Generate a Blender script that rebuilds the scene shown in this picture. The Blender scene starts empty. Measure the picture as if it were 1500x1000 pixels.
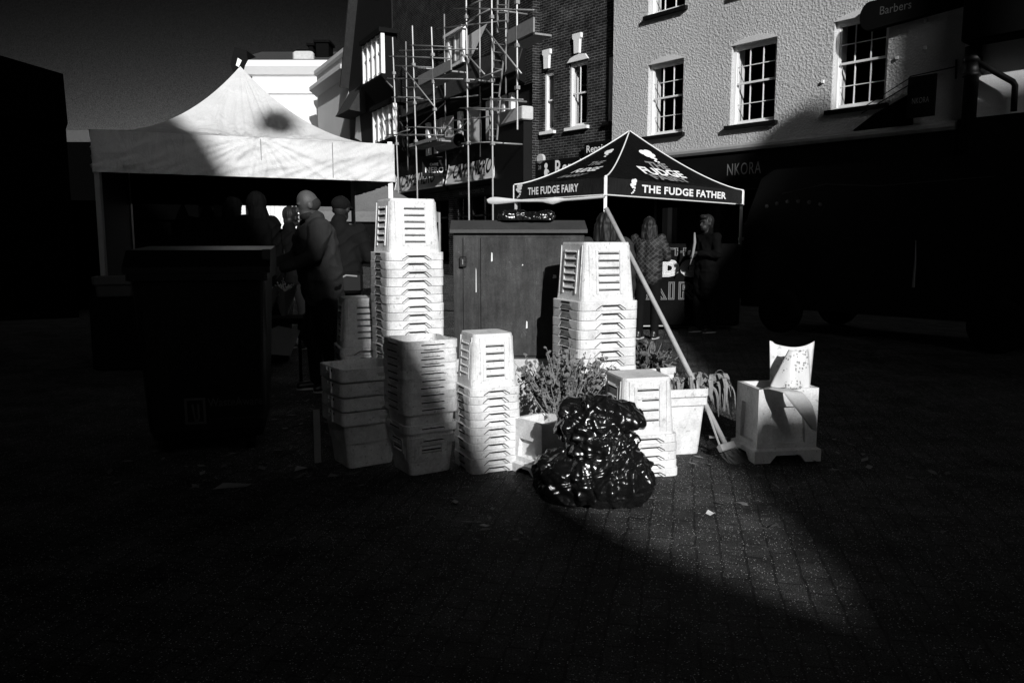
import bpy, math, random
from mathutils import Vector, Matrix, noise as mnoise
R = math.radians
sc = bpy.context.scene
col = sc.collection
rnd = random.Random(7)

# ------------------------------------------------------------------ camera
CAM_H, FPX = 1.35, 1167.0
PITCH = math.atan(148 / 1167.0)
cam_d = bpy.data.cameras.new('camera'); cam = bpy.data.objects.new('camera', cam_d); col.objects.link(cam)
cam.location = (0, 0, CAM_H); cam.rotation_euler = (math.pi / 2 - PITCH, 0, 0)
cam_d.lens = 28.0; cam_d.sensor_width = 36.0; cam_d.clip_end = 3000; cam_d.clip_start = 0.05
sc.camera = cam
sc.view_settings.view_transform = 'Standard'
sc.view_settings.look = 'None'
sc.view_settings.exposure = 0

# ------------------------------------------------------------------ light
SUN_AZ, SUN_EL = 15.0, 25.0          # degrees right of straight behind the viewer, and elevation
S = Vector((math.sin(R(SUN_AZ)) * math.cos(R(SUN_EL)), -math.cos(R(SUN_AZ)) * math.cos(R(SUN_EL)), math.sin(R(SUN_EL))))
sun_d = bpy.data.lights.new('sun', 'SUN'); sun = bpy.data.objects.new('sun', sun_d); col.objects.link(sun)
sun_d.energy = 5.0; sun_d.angle = R(0.5); sun_d.color = (1, 1, 1)
sun.rotation_euler = S.to_track_quat('Z', 'Y').to_euler()
sun.location = (8, -30, 30)

SKY_K = 1.5
world = bpy.data.worlds.new('World'); sc.world = world; world.use_nodes = True
wn, wl = world.node_tree.nodes, world.node_tree.links
wn.clear()
sky = wn.new('ShaderNodeTexSky'); sky.sky_type = 'NISHITA'; sky.sun_disc = False
sky.sun_elevation = R(SUN_EL); sky.sun_rotation = math.atan2(S.x, S.y)
sky.air_density = 1.0; sky.dust_density = 0.6; sky.ozone_density = 1.5
sepc = wn.new('ShaderNodeSeparateColor')            # red channel only: black and white film behind a red filter
bg = wn.new('ShaderNodeBackground'); wo = wn.new('ShaderNodeOutputWorld')
bg.inputs['Strength'].default_value = 0.05
def wm(op, a, b=None, c=None):
    n = wn.new('ShaderNodeMath'); n.operation = op
    for k, v in enumerate((a, b, c)):
        if v is None: continue
        if isinstance(v, (int, float)): n.inputs[k].default_value = v
        else: wl.new(v, n.inputs[k])
    return n.outputs[0]
wl.new(sky.outputs['Color'], sepc.inputs['Color'])
wtc = wn.new('ShaderNodeTexCoord'); dot = wn.new('ShaderNodeVectorMath'); dot.operation = 'DOT_PRODUCT'
wl.new(wtc.outputs['Generated'], dot.inputs[0]); dot.inputs[1].default_value = S
c2 = wm('MULTIPLY', dot.outputs['Value'], dot.outputs['Value'])
pol = wm('DIVIDE', wm('SUBTRACT', 1.0, c2), wm('ADD', 1.0, c2))      # polarisation of the clear sky, cut by a polarising filter
filt = wm('POWER', wm('SUBTRACT', 1.0, wm('MULTIPLY', pol, .98)), 12.5)
wno = wn.new('ShaderNodeTexNoise'); wno.inputs['Scale'].default_value = 1300; wno.inputs['Detail'].default_value = 2
wl.new(wtc.outputs['Generated'], wno.inputs['Vector'])
lev = wm('MULTIPLY', wm('MULTIPLY', wm('POWER', sepc.outputs['Red'], 1.5), filt), wm('MULTIPLY', wm('ADD', wm('MULTIPLY', wno.outputs[0], 2.2), -.1), SKY_K))
wl.new(lev, bg.inputs['Color']); wl.new(bg.outputs[0], wo.inputs[0])

# ------------------------------------------------------------------ materials
def newmat(name):
    m = bpy.data.materials.new(name); m.use_nodes = True
    nt = m.node_tree; nt.nodes.clear()
    out = nt.nodes.new('ShaderNodeOutputMaterial'); b = nt.nodes.new('ShaderNodeBsdfPrincipled')
    nt.links.new(b.outputs[0], out.inputs[0])
    return m, nt, b, out

def N(nt, t, **kw):
    n = nt.nodes.new(t)
    for k, v in kw.items():
        if k in n.inputs: n.inputs[k].default_value = v
        else: setattr(n, k, v)
    return n

def math_node(nt, op, a, b=None):
    n = nt.nodes.new('ShaderNodeMath'); n.operation = op
    for i, v in enumerate((a, b)):
        if v is None: continue
        if hasattr(v, 'links') or hasattr(v, 'is_linked'): nt.links.new(v, n.inputs[i])
        else: n.inputs[i].default_value = v
    return n.outputs[0]

def mat(name, v, rough=.6, spec=.3, var=.25, vscale=5., fine=.15, fscale=120., bump=0., bscale=30., metal=0., coat=0., low=None):
    m, nt, b, out = newmat(name)
    tc = N(nt, 'ShaderNodeTexCoord')
    n1 = N(nt, 'ShaderNodeTexNoise', Scale=vscale, Detail=6., Roughness=.65)
    n2 = N(nt, 'ShaderNodeTexNoise', Scale=fscale, Detail=2.)
    nt.links.new(tc.outputs['Object'], n1.inputs['Vector']); nt.links.new(tc.outputs['Object'], n2.inputs['Vector'])
    a = math_node(nt, 'MULTIPLY_ADD', n1.outputs[0], var * 2); a.node.inputs[2].default_value = 1 - var
    c = math_node(nt, 'MULTIPLY_ADD', n2.outputs[0], fine * 2); c.node.inputs[2].default_value = 1 - fine
    p = math_node(nt, 'MULTIPLY', a, c)
    q = math_node(nt, 'MULTIPLY', p, v)
    nt.links.new(q, b.inputs['Base Color'])
    b.inputs['Roughness'].default_value = rough; b.inputs['Specular IOR Level'].default_value = spec
    b.inputs['Metallic'].default_value = metal; b.inputs['Coat Weight'].default_value = coat
    if bump:
        n3 = N(nt, 'ShaderNodeTexNoise', Scale=bscale, Detail=5.); nt.links.new(tc.outputs['Object'], n3.inputs['Vector'])
        bp = N(nt, 'ShaderNodeBump', Strength=bump, Distance=.02); nt.links.new(n3.outputs[0], bp.inputs['Height'])
        nt.links.new(bp.outputs[0], b.inputs['Normal'])
    return m

def crate_mat(name, v, dirt):
    m, nt, b, out = newmat(name)
    tc = N(nt, 'ShaderNodeTexCoord'); oi = N(nt, 'ShaderNodeObjectInfo')
    off = N(nt, 'ShaderNodeVectorMath', operation='ADD')
    sc_ = N(nt, 'ShaderNodeVectorMath', operation='SCALE'); sc_.inputs[0].default_value = (31, 17, 23)
    nt.links.new(oi.outputs['Random'], sc_.inputs['Scale'])
    nt.links.new(tc.outputs['Object'], off.inputs[0]); nt.links.new(sc_.outputs[0], off.inputs[1])
    n1 = N(nt, 'ShaderNodeTexNoise', Scale=9., Detail=8., Roughness=.7)
    n2 = N(nt, 'ShaderNodeTexNoise', Scale=90., Detail=3.)
    n3 = N(nt, 'ShaderNodeTexNoise', Scale=38., Detail=2.)
    for n in (n1, n2, n3): nt.links.new(off.outputs[0], n.inputs['Vector'])
    r1 = N(nt, 'ShaderNodeValToRGB'); r1.color_ramp.elements[0].position = .33; r1.color_ramp.elements[1].position = .62
    r1.color_ramp.elements[0].color = (1 - dirt,) * 3 + (1,); r1.color_ramp.elements[1].color = (1, 1, 1, 1)
    r3 = N(nt, 'ShaderNodeValToRGB'); r3.color_ramp.elements[0].position = .27; r3.color_ramp.elements[1].position = .36
    r3.color_ramp.elements[0].color = (1 - dirt * 1.2,) * 3 + (1,)
    nt.links.new(n1.outputs[0], r1.inputs[0]); nt.links.new(n3.outputs[0], r3.inputs[0])
    c = math_node(nt, 'MULTIPLY_ADD', n2.outputs[0], .5); c.node.inputs[2].default_value = .75
    p = math_node(nt, 'MULTIPLY', r1.outputs[0], r3.outputs[0])
    p = math_node(nt, 'MULTIPLY', p, c)
    rv = math_node(nt, 'MULTIPLY_ADD', oi.outputs['Random'], .18); rv.node.inputs[2].default_value = .86
    p = math_node(nt, 'MULTIPLY', p, rv)
    p = math_node(nt, 'MULTIPLY', p, v)
    nt.links.new(p, b.inputs['Base Color'])
    b.inputs['Roughness'].default_value = .55; b.inputs['Specular IOR Level'].default_value = .3
    bp = N(nt, 'ShaderNodeBump', Strength=.25, Distance=.004); nt.links.new(n1.outputs[0], bp.inputs['Height'])
    nt.links.new(bp.outputs[0], b.inputs['Normal'])
    return m

def brick_mat(name, v1, v2, vm, scale=1.0, bump=.8):
    m, nt, b, out = newmat(name)
    tc = N(nt, 'ShaderNodeTexCoord'); sp = N(nt, 'ShaderNodeSeparateXYZ'); cb = N(nt, 'ShaderNodeCombineXYZ')
    nt.links.new(tc.outputs['Object'], sp.inputs[0])
    ad = math_node(nt, 'ADD', sp.outputs['X'], sp.outputs['Y'])
    nt.links.new(ad, cb.inputs[0]); nt.links.new(sp.outputs['Z'], cb.inputs[1])
    br = N(nt, 'ShaderNodeTexBrick'); br.inputs['Scale'].default_value = scale
    br.inputs['Brick Width'].default_value = .23; br.inputs['Row Height'].default_value = .076
    br.inputs['Mortar Size'].default_value = .009; br.inputs['Mortar Smooth'].default_value = .2
    br.inputs['Color1'].default_value = (v1,) * 3 + (1,); br.inputs['Color2'].default_value = (v2,) * 3 + (1,)
    br.inputs['Mortar'].default_value = (vm,) * 3 + (1,)
    nt.links.new(cb.outputs[0], br.inputs['Vector'])
    n2 = N(nt, 'ShaderNodeTexNoise', Scale=2.2, Detail=7., Roughness=.75); nt.links.new(tc.outputs['Object'], n2.inputs['Vector'])
    rp = N(nt, 'ShaderNodeValToRGB'); rp.color_ramp.elements[0].position = .38; rp.color_ramp.elements[1].position = .66
    rp.color_ramp.elements[0].color = (.25, .25, .25, 1)
    nt.links.new(n2.outputs[0], rp.inputs[0])
    mx = N(nt, 'ShaderNodeMix', data_type='RGBA', blend_type='MULTIPLY'); mx.inputs[0].default_value = 1
    nt.links.new(br.outputs['Color'], mx.inputs[6]); nt.links.new(rp.outputs[0], mx.inputs[7])
    nt.links.new(mx.outputs[2], b.inputs['Base Color'])
    b.inputs['Roughness'].default_value = .85; b.inputs['Specular IOR Level'].default_value = .15
    n3 = N(nt, 'ShaderNodeTexNoise', Scale=60., Detail=3.); nt.links.new(tc.outputs['Object'], n3.inputs['Vector'])
    h = math_node(nt, 'MULTIPLY_ADD', br.outputs['Fac'], -1.0); nt.links.new(n3.outputs[0], h.node.inputs[2])
    bp = N(nt, 'ShaderNodeBump', Strength=bump, Distance=.015); nt.links.new(h, bp.inputs['Height'])
    nt.links.new(bp.outputs[0], b.inputs['Normal'])
    return m

def render_wall_mat(name, v):
    m, nt, b, out = newmat(name)
    tc = N(nt, 'ShaderNodeTexCoord')
    n1 = N(nt, 'ShaderNodeTexNoise', Scale=30., Detail=6., Roughness=.65)
    n2 = N(nt, 'ShaderNodeTexNoise', Scale=.5, Detail=5.)
    n4 = N(nt, 'ShaderNodeTexNoise', Scale=45., Detail=3.)
    vo = N(nt, 'ShaderNodeTexVoronoi', Scale=21.)
    for n in (n1, n2, vo, n4): nt.links.new(tc.outputs['Object'], n.inputs['Vector'])
    a = math_node(nt, 'MULTIPLY_ADD', n2.outputs[0], .5); a.node.inputs[2].default_value = .75
    c = math_node(nt, 'MULTIPLY_ADD', n4.outputs[0], .5); c.node.inputs[2].default_value = .75
    p = math_node(nt, 'MULTIPLY', math_node(nt, 'MULTIPLY', a, c), v)
    nt.links.new(p, b.inputs['Base Color'])
    b.inputs['Roughness'].default_value = .9; b.inputs['Specular IOR Level'].default_value = .1
    h = math_node(nt, 'MULTIPLY_ADD', vo.outputs['Distance'], .7); nt.links.new(n1.outputs[0], h.node.inputs[2])
    bp = N(nt, 'ShaderNodeBump', Strength=1.0, Distance=.022); nt.links.new(h, bp.inputs['Height'])
    nt.links.new(bp.outputs[0], b.inputs['Normal'])
    return m

def ground_mat():
    m, nt, b, out = newmat('ground_pavers')
    tc = N(nt, 'ShaderNodeTexCoord'); mp = N(nt, 'ShaderNodeMapping'); mp.inputs['Rotation'].default_value = (0, 0, R(-78))
    wn_ = N(nt, 'ShaderNodeTexNoise', Scale=7., Detail=3.); nt.links.new(tc.outputs['Object'], wn_.inputs['Vector'])
    wsc = N(nt, 'ShaderNodeVectorMath', operation='SCALE'); wsc.inputs['Scale'].default_value = .035; nt.links.new(wn_.outputs['Color'], wsc.inputs[0])
    wad = N(nt, 'ShaderNodeVectorMath', operation='ADD'); nt.links.new(tc.outputs['Object'], wad.inputs[0]); nt.links.new(wsc.outputs[0], wad.inputs[1])
    nt.links.new(wad.outputs[0], mp.inputs[0])
    br = N(nt, 'ShaderNodeTexBrick'); br.inputs['Scale'].default_value = 1
    br.inputs['Brick Width'].default_value = .16; br.inputs['Row Height'].default_value = .105; br.offset_frequency = 2
    br.inputs['Mortar Size'].default_value = .006; br.inputs['Mortar Smooth'].default_value = .3
    br.inputs['Color1'].default_value = (.85, .85, .85, 1); br.inputs['Color2'].default_value = (.65, .65, .65, 1); br.inputs['Mortar'].default_value = (.34, .34, .34, 1)
    nt.links.new(mp.outputs[0], br.inputs['Vector'])
    n1 = N(nt, 'ShaderNodeTexNoise', Scale=2.5, Detail=7., Roughness=.7)
    n2 = N(nt, 'ShaderNodeTexNoise', Scale=170., Detail=3., Roughness=.8)
    vo = N(nt, 'ShaderNodeTexVoronoi', Scale=150.)
    n3 = N(nt, 'ShaderNodeTexNoise', Scale=34., Detail=4.)
    for n in (n1, n2, vo, n3): nt.links.new(tc.outputs['Object'], n.inputs['Vector'])
    ra = N(nt, 'ShaderNodeValToRGB'); ra.color_ramp.elements[0].position = .35; ra.color_ramp.elements[1].position = .65
    ra.color_ramp.elements[0].color = (.22, .22, .22, 1); nt.links.new(n1.outputs[0], ra.inputs[0])
    rb = N(nt, 'ShaderNodeValToRGB'); rb.color_ramp.elements[0].position = .42; rb.color_ramp.elements[1].position = .62
    rb.color_ramp.elements[0].color = (.2, .2, .2, 1); rb.color_ramp.elements[1].color = (2.2, 2.2, 2.2, 1); nt.links.new(n2.outputs[0], rb.inputs[0])
    # bright grit and painted glints: the middles of some fine cells
    gs = N(nt, 'ShaderNodeSeparateColor'); nt.links.new(vo.outputs['Color'], gs.inputs[0])
    g1 = math_node(nt, 'GREATER_THAN', gs.outputs[0], .88); g2 = math_node(nt, 'LESS_THAN', vo.outputs['Distance'], .38)
    g = math_node(nt, 'MULTIPLY', g1, g2)
    mx = math_node(nt, 'MULTIPLY', br.outputs['Color'], ra.outputs[0]); mx = math_node(nt, 'MULTIPLY', mx, rb.outputs[0])
    mx = math_node(nt, 'MULTIPLY', mx, .105)
    mx = math_node(nt, 'ADD', mx, math_node(nt, 'MULTIPLY', math_node(nt, 'MULTIPLY', g, rb.outputs[0]), .46))
    nt.links.new(mx, b.inputs['Base Color'])
    b.inputs['Roughness'].default_value = .75; b.inputs['Specular IOR Level'].default_value = .12
    h = math_node(nt, 'MULTIPLY_ADD', br.outputs['Fac'], -.7); nt.links.new(n3.outputs[0], h.node.inputs[2])
    h2 = math_node(nt, 'MULTIPLY_ADD', n2.outputs[0], .8); nt.links.new(h, h2.node.inputs[2])
    bp = N(nt, 'ShaderNodeBump', Strength=1.0, Distance=.014); nt.links.new(h2, bp.inputs['Height'])
    nt.links.new(bp.outputs[0], b.inputs['Normal'])
    return m

def glass_mat():
    m, nt, b, out = newmat('window_glass')
    nt.nodes.remove(b)
    g = N(nt, 'ShaderNodeBsdfGlossy'); g.inputs['Roughness'].default_value = .03; g.inputs['Color'].default_value = (.8, .8, .8, 1)
    t = N(nt, 'ShaderNodeBsdfTransparent'); t.inputs[0].default_value = (.86, .86, .86, 1)
    mx = N(nt, 'ShaderNodeMixShader'); mx.inputs[0].default_value = .07
    nt.links.new(t.outputs[0], mx.inputs[1]); nt.links.new(g.outputs[0], mx.inputs[2]); nt.links.new(mx.outputs[0], out.inputs[0])
    return m

def canvas_mat(name, v, wr=.5, scale=5., trans=.15, dirt=.3, spec=.25):
    m, nt, b, out = newmat(name)
    tc = N(nt, 'ShaderNodeTexCoord')
    mp = N(nt, 'ShaderNodeMapping'); mp.inputs['Scale'].default_value = (1, 1, .45); nt.links.new(tc.outputs['Object'], mp.inputs[0])
    n1 = N(nt, 'ShaderNodeTexNoise', Scale=scale, Detail=4., Roughness=.55, Distortion=.8)
    n2 = N(nt, 'ShaderNodeTexNoise', Scale=2.0, Detail=8., Roughness=.7)
    n3 = N(nt, 'ShaderNodeTexNoise', Scale=140., Detail=2.)
    nt.links.new(mp.outputs[0], n1.inputs['Vector'])
    for n in (n2, n3): nt.links.new(tc.outputs['Object'], n.inputs['Vector'])
    r = N(nt, 'ShaderNodeValToRGB'); r.color_ramp.elements[0].position = .3; r.color_ramp.elements[1].position = .6
    r.color_ramp.elements[0].color = (1 - dirt,) * 3 + (1,); nt.links.new(n2.outputs[0], r.inputs[0])
    f = math_node(nt, 'MULTIPLY_ADD', n3.outputs[0], .5); f.node.inputs[2].default_value = .75
    p = math_node(nt, 'MULTIPLY', math_node(nt, 'MULTIPLY', r.outputs[0], f), v)
    nt.links.new(p, b.inputs['Base Color']); b.inputs['Roughness'].default_value = .7; b.inputs['Specular IOR Level'].default_value = spec
    rg = math_node(nt, 'ABSOLUTE', math_node(nt, 'SUBTRACT', n1.outputs[0], .5))
    bp = N(nt, 'ShaderNodeBump', Strength=wr, Distance=.12); nt.links.new(rg, bp.inputs['Height'])
    nt.links.new(bp.outputs[0], b.inputs['Normal'])
    return m

def check_mat(name, v1, v2, scale):
    m, nt, b, out = newmat(name)
    tc = N(nt, 'ShaderNodeTexCoord'); mp = N(nt, 'ShaderNodeMapping'); mp.inputs['Rotation'].default_value = (R(20), R(45), R(10))
    nt.links.new(tc.outputs['Object'], mp.inputs[0])
    w1 = N(nt, 'ShaderNodeTexWave', Scale=scale); w2 = N(nt, 'ShaderNodeTexWave', Scale=scale, bands_direction='Z')
    nt.links.new(mp.outputs[0], w1.inputs['Vector']); nt.links.new(mp.outputs[0], w2.inputs['Vector'])
    x = math_node(nt, 'MAXIMUM', math_node(nt, 'POWER', w1.outputs['Fac'], 12), math_node(nt, 'POWER', w2.outputs['Fac'], 12))
    p = math_node(nt, 'MULTIPLY_ADD', x, v2 - v1); p.node.inputs[2].default_value = v1
    nt.links.new(p, b.inputs['Base Color']); b.inputs['Roughness'].default_value = .7
    return m

M = dict(
    ground=ground_mat(), glass=glass_mat(),
    white_wall=render_wall_mat('painted_roughcast', .50), smooth_wall=mat('smooth_painted_wall', .62, .8, .1, .2, 1.2, .2, 60, .2, 40),
    brick=brick_mat('dark_brick', .05, .016, .22), brick2=brick_mat('old_dark_brick', .035, .012, .18), far_wall=mat('stucco_wall', .72, .8, .1, .1, .8, .05, 40),
    grey_wall=mat('grey_stucco', .62, .85, .1, .12, .8, .1, 30),
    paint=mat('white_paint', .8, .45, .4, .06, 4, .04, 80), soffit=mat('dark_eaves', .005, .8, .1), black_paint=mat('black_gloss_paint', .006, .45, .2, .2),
    black=mat('matt_black', .0035, .8, .03), void=mat('shade_black', .0012, .9, 0), fascia=mat('black_fascia', .005, .6, .12, .3, 3), slate=mat('roof_slate', .05, .7, .2, .5, 8, .3, 60, .5, 30),  # void: near-black colour in place of deep shade
    tile=mat('old_roof_tile', .03, .8, .15, .5, 5, .5, 25, .8, 18), timber=mat('dark_timber', .011, .75, .15, .4, 4, .3, 40, .5, 20),
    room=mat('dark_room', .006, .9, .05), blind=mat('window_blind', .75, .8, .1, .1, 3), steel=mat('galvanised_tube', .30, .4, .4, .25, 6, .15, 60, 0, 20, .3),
    board=mat('scaffold_board_wood', .24, .8, .1, .35, 7, .2, 50), brick_net=mat('weathered_lead', .3, .8, .1, .3, 5),
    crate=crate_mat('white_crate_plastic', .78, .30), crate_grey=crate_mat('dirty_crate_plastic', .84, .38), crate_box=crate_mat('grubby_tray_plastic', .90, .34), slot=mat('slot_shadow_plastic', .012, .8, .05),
    canvas=canvas_mat('white_canvas', .60, .30, 5.5, .2, .16), black_canvas=canvas_mat('black_canvas', .004, .25, 5., 0, .3, .04), grey_valance=canvas_mat('charcoal_canvas', .017, .25, 5, 0, .3, .06),
    grey_canvas=canvas_mat('grey_canvas', .14, .3, 5, 0, .2), trim=mat('white_trim_tape', .75, .6, .2, .05), letter=mat('white_lettering', .8, .6, .2, .04), letter_grey=mat('grey_lettering', .22, .6, .2, .1),
    letter_dim=mat('dim_lettering', .5, .6, .2, .1), letter_black=mat('black_lettering', .008, .6, .1), sign_pale=mat('pale_sign_board', .62, .7, .15, .12, 3),
    cabinet=mat('painted_steel_cabinet', .040, .5, .35, .6, 3.0, .45, 75, .12, 25), cab_roof=mat('cabinet_roof_paint', .05, .5, .3, .35, 5, .3, 60), concrete=mat('concrete', .48, .9, .1, .25, 6, .25, 70, .3, 60),
    wood=mat('bare_wood_pole', .34, .6, .25, .3, 9, .2, 60), bristle=mat('stiff_bristle', .09, .7, .1, .3, 30), leaf=mat('dull_leaf', .15, .65, .2, .45, 25, .2, 90), leaf_mid=mat('limp_leaf', .20, .6, .3, .6, 18, .3, 120), leaf_dark=mat('dark_leaf', .10, .6, .25, .5, 20),
    stem=mat('pale_stem', .26, .7, .1, .3, 25), paper=mat('white_paper', .72, .8, .1, .08, 8), printed=None, card=mat('brown_card', .22, .8, .1, .2, 10),
    cloth_dark=mat('dark_cloth', .007, .85, .1, .3, 9, .3, 200, .3, 120), jacket=mat('wool_jacket', .034, .9, .05, .35, 12, .6, 190, .5, 160), trouser=mat('dark_denim', .005, .85, .1, .3, 10, .3, 200),
    skin=mat('skin', .075, .55, .3, .1, 14), skin_dim=mat('shaded_skin', .018, .55, .3, .1, 14), stubble=mat('cropped_hair', .028, .9, .05, .4, 60, .5, 300), hair=mat('dark_hair', .008, .6, .3, .3, 40), shoe=mat('leather_shoe', .02, .35, .4), sole=mat('pale_shoe_sole', .45, .7, .2),  # skin_dim: darker skin copy, shade put into its colour
    plaid=check_mat('plaid_coat', .002, .045, 7.), van=mat('dark_van_paint', .002, .45, .15, .1, 2, .05), tyre=mat('tyre_rubber', .003, .8, .1), rim=mat('alloy_wheel', .25, .35, .5, .1, 4, .1, 40, 0, 1, .5),
    bin=mat('dark_bin_plastic', .003, .45, .3, .3, 5), bin_edge=mat('grey_bin_edge', .05, .5, .3, .3, 5), iron=mat('black_iron', .004, .5, .35, .3, 5, .2, 50, .2, 30), cobble=mat('litter_scraps', .2, .8, .1, .4, 40),
)

def bag_mat():
    m, nt, b, out = newmat('black_polythene')
    tc = N(nt, 'ShaderNodeTexCoord')
    n1 = N(nt, 'ShaderNodeTexNoise', Scale=7., Detail=5., Roughness=.55, Distortion=1.6)
    n2 = N(nt, 'ShaderNodeTexNoise', Scale=26., Detail=4., Distortion=1.)
    for n in (n1, n2): nt.links.new(tc.outputs['Object'], n.inputs['Vector'])
    r = math_node(nt, 'ABSOLUTE', math_node(nt, 'SUBTRACT', n1.outputs[0], .5))
    r2 = math_node(nt, 'ABSOLUTE', math_node(nt, 'SUBTRACT', n2.outputs[0], .5))
    h = math_node(nt, 'MULTIPLY_ADD', r2, .3); nt.links.new(r, h.node.inputs[2])
    bp = N(nt, 'ShaderNodeBump', Strength=.22, Distance=.03); nt.links.new(h, bp.inputs['Height'])
    nt.links.new(bp.outputs[0], b.inputs['Normal'])
    b.inputs['Base Color'].default_value = (.006, .006, .006, 1); b.inputs['Roughness'].default_value = .24; b.inputs['Specular IOR Level'].default_value = .8
    return m
M['bag'] = bag_mat()

def worn_paint():
    m, nt, b, out = newmat('worn_cabinet_paint')
    tc = N(nt, 'ShaderNodeTexCoord'); mp = N(nt, 'ShaderNodeMapping'); mp.inputs['Scale'].default_value = (1, 1, .12); nt.links.new(tc.outputs['Object'], mp.inputs[0])
    st = N(nt, 'ShaderNodeTexNoise', Scale=26., Detail=6., Roughness=.7); bl = N(nt, 'ShaderNodeTexNoise', Scale=3.2, Detail=8., Roughness=.72); gr = N(nt, 'ShaderNodeTexNoise', Scale=170., Detail=2.); sc1 = N(nt, 'ShaderNodeTexNoise', Scale=5., Detail=2., Distortion=2.5)
    nt.links.new(mp.outputs[0], st.inputs['Vector'])
    for n in (bl, gr, sc1): nt.links.new(tc.outputs['Object'], n.inputs['Vector'])
    r1 = N(nt, 'ShaderNodeValToRGB'); r1.color_ramp.elements[0].position = .3; r1.color_ramp.elements[1].position = .72; r1.color_ramp.elements[0].color = (.30, .30, .30, 1); r1.color_ramp.elements[1].color = (1.5, 1.5, 1.5, 1); nt.links.new(bl.outputs[0], r1.inputs[0])
    r2 = N(nt, 'ShaderNodeValToRGB'); r2.color_ramp.elements[0].position = .35; r2.color_ramp.elements[1].position = .68; r2.color_ramp.elements[0].color = (.6, .6, .6, 1); r2.color_ramp.elements[1].color = (1.25, 1.25, 1.25, 1); nt.links.new(st.outputs[0], r2.inputs[0])
    g = math_node(nt, 'MULTIPLY_ADD', gr.outputs[0], 1.2); g.node.inputs[2].default_value = .4
    p = math_node(nt, 'MULTIPLY', math_node(nt, 'MULTIPLY', math_node(nt, 'MULTIPLY', r1.outputs[0], r2.outputs[0]), g), .046)
    line = math_node(nt, 'LESS_THAN', math_node(nt, 'ABSOLUTE', math_node(nt, 'SUBTRACT', sc1.outputs[0], .5)), .0022)      # fine pale scratches where the blotches are light
    keep = math_node(nt, 'GREATER_THAN', bl.outputs[0], .56)
    p = math_node(nt, 'ADD', p, math_node(nt, 'MULTIPLY', math_node(nt, 'MULTIPLY', line, keep), .09))
    nt.links.new(p, b.inputs['Base Color']); b.inputs['Roughness'].default_value = .6; b.inputs['Specular IOR Level'].default_value = .2
    bp = N(nt, 'ShaderNodeBump', Strength=.2, Distance=.01); nt.links.new(bl.outputs[0], bp.inputs['Height']); nt.links.new(bp.outputs[0], b.inputs['Normal'])
    return m
M['cabinet'] = worn_paint()

def printed_mat():
    m, nt, b, out = newmat('printed_flower_sleeve')
    tc = N(nt, 'ShaderNodeTexCoord')
    vo = N(nt, 'ShaderNodeTexVoronoi', Scale=55.); n1 = N(nt, 'ShaderNodeTexNoise', Scale=5., Detail=4.)
    for n in (vo, n1): nt.links.new(tc.outputs['Object'], n.inputs['Vector'])
    a = math_node(nt, 'LESS_THAN', vo.outputs['Distance'], .36)
    c = math_node(nt, 'GREATER_THAN', n1.outputs[0], .50)
    p = math_node(nt, 'MULTIPLY', a, c)
    q = math_node(nt, 'MULTIPLY_ADD', p, -.4); q.node.inputs[2].default_value = .62
    nt.links.new(q, b.inputs['Base Color']); b.inputs['Roughness'].default_value = .35
    bp = N(nt, 'ShaderNodeBump', Strength=.5, Distance=.03); nt.links.new(n1.outputs[0], bp.inputs['Height']); nt.links.new(bp.outputs[0], b.inputs['Normal'])
    return m
M['printed'] = printed_mat()

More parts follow.
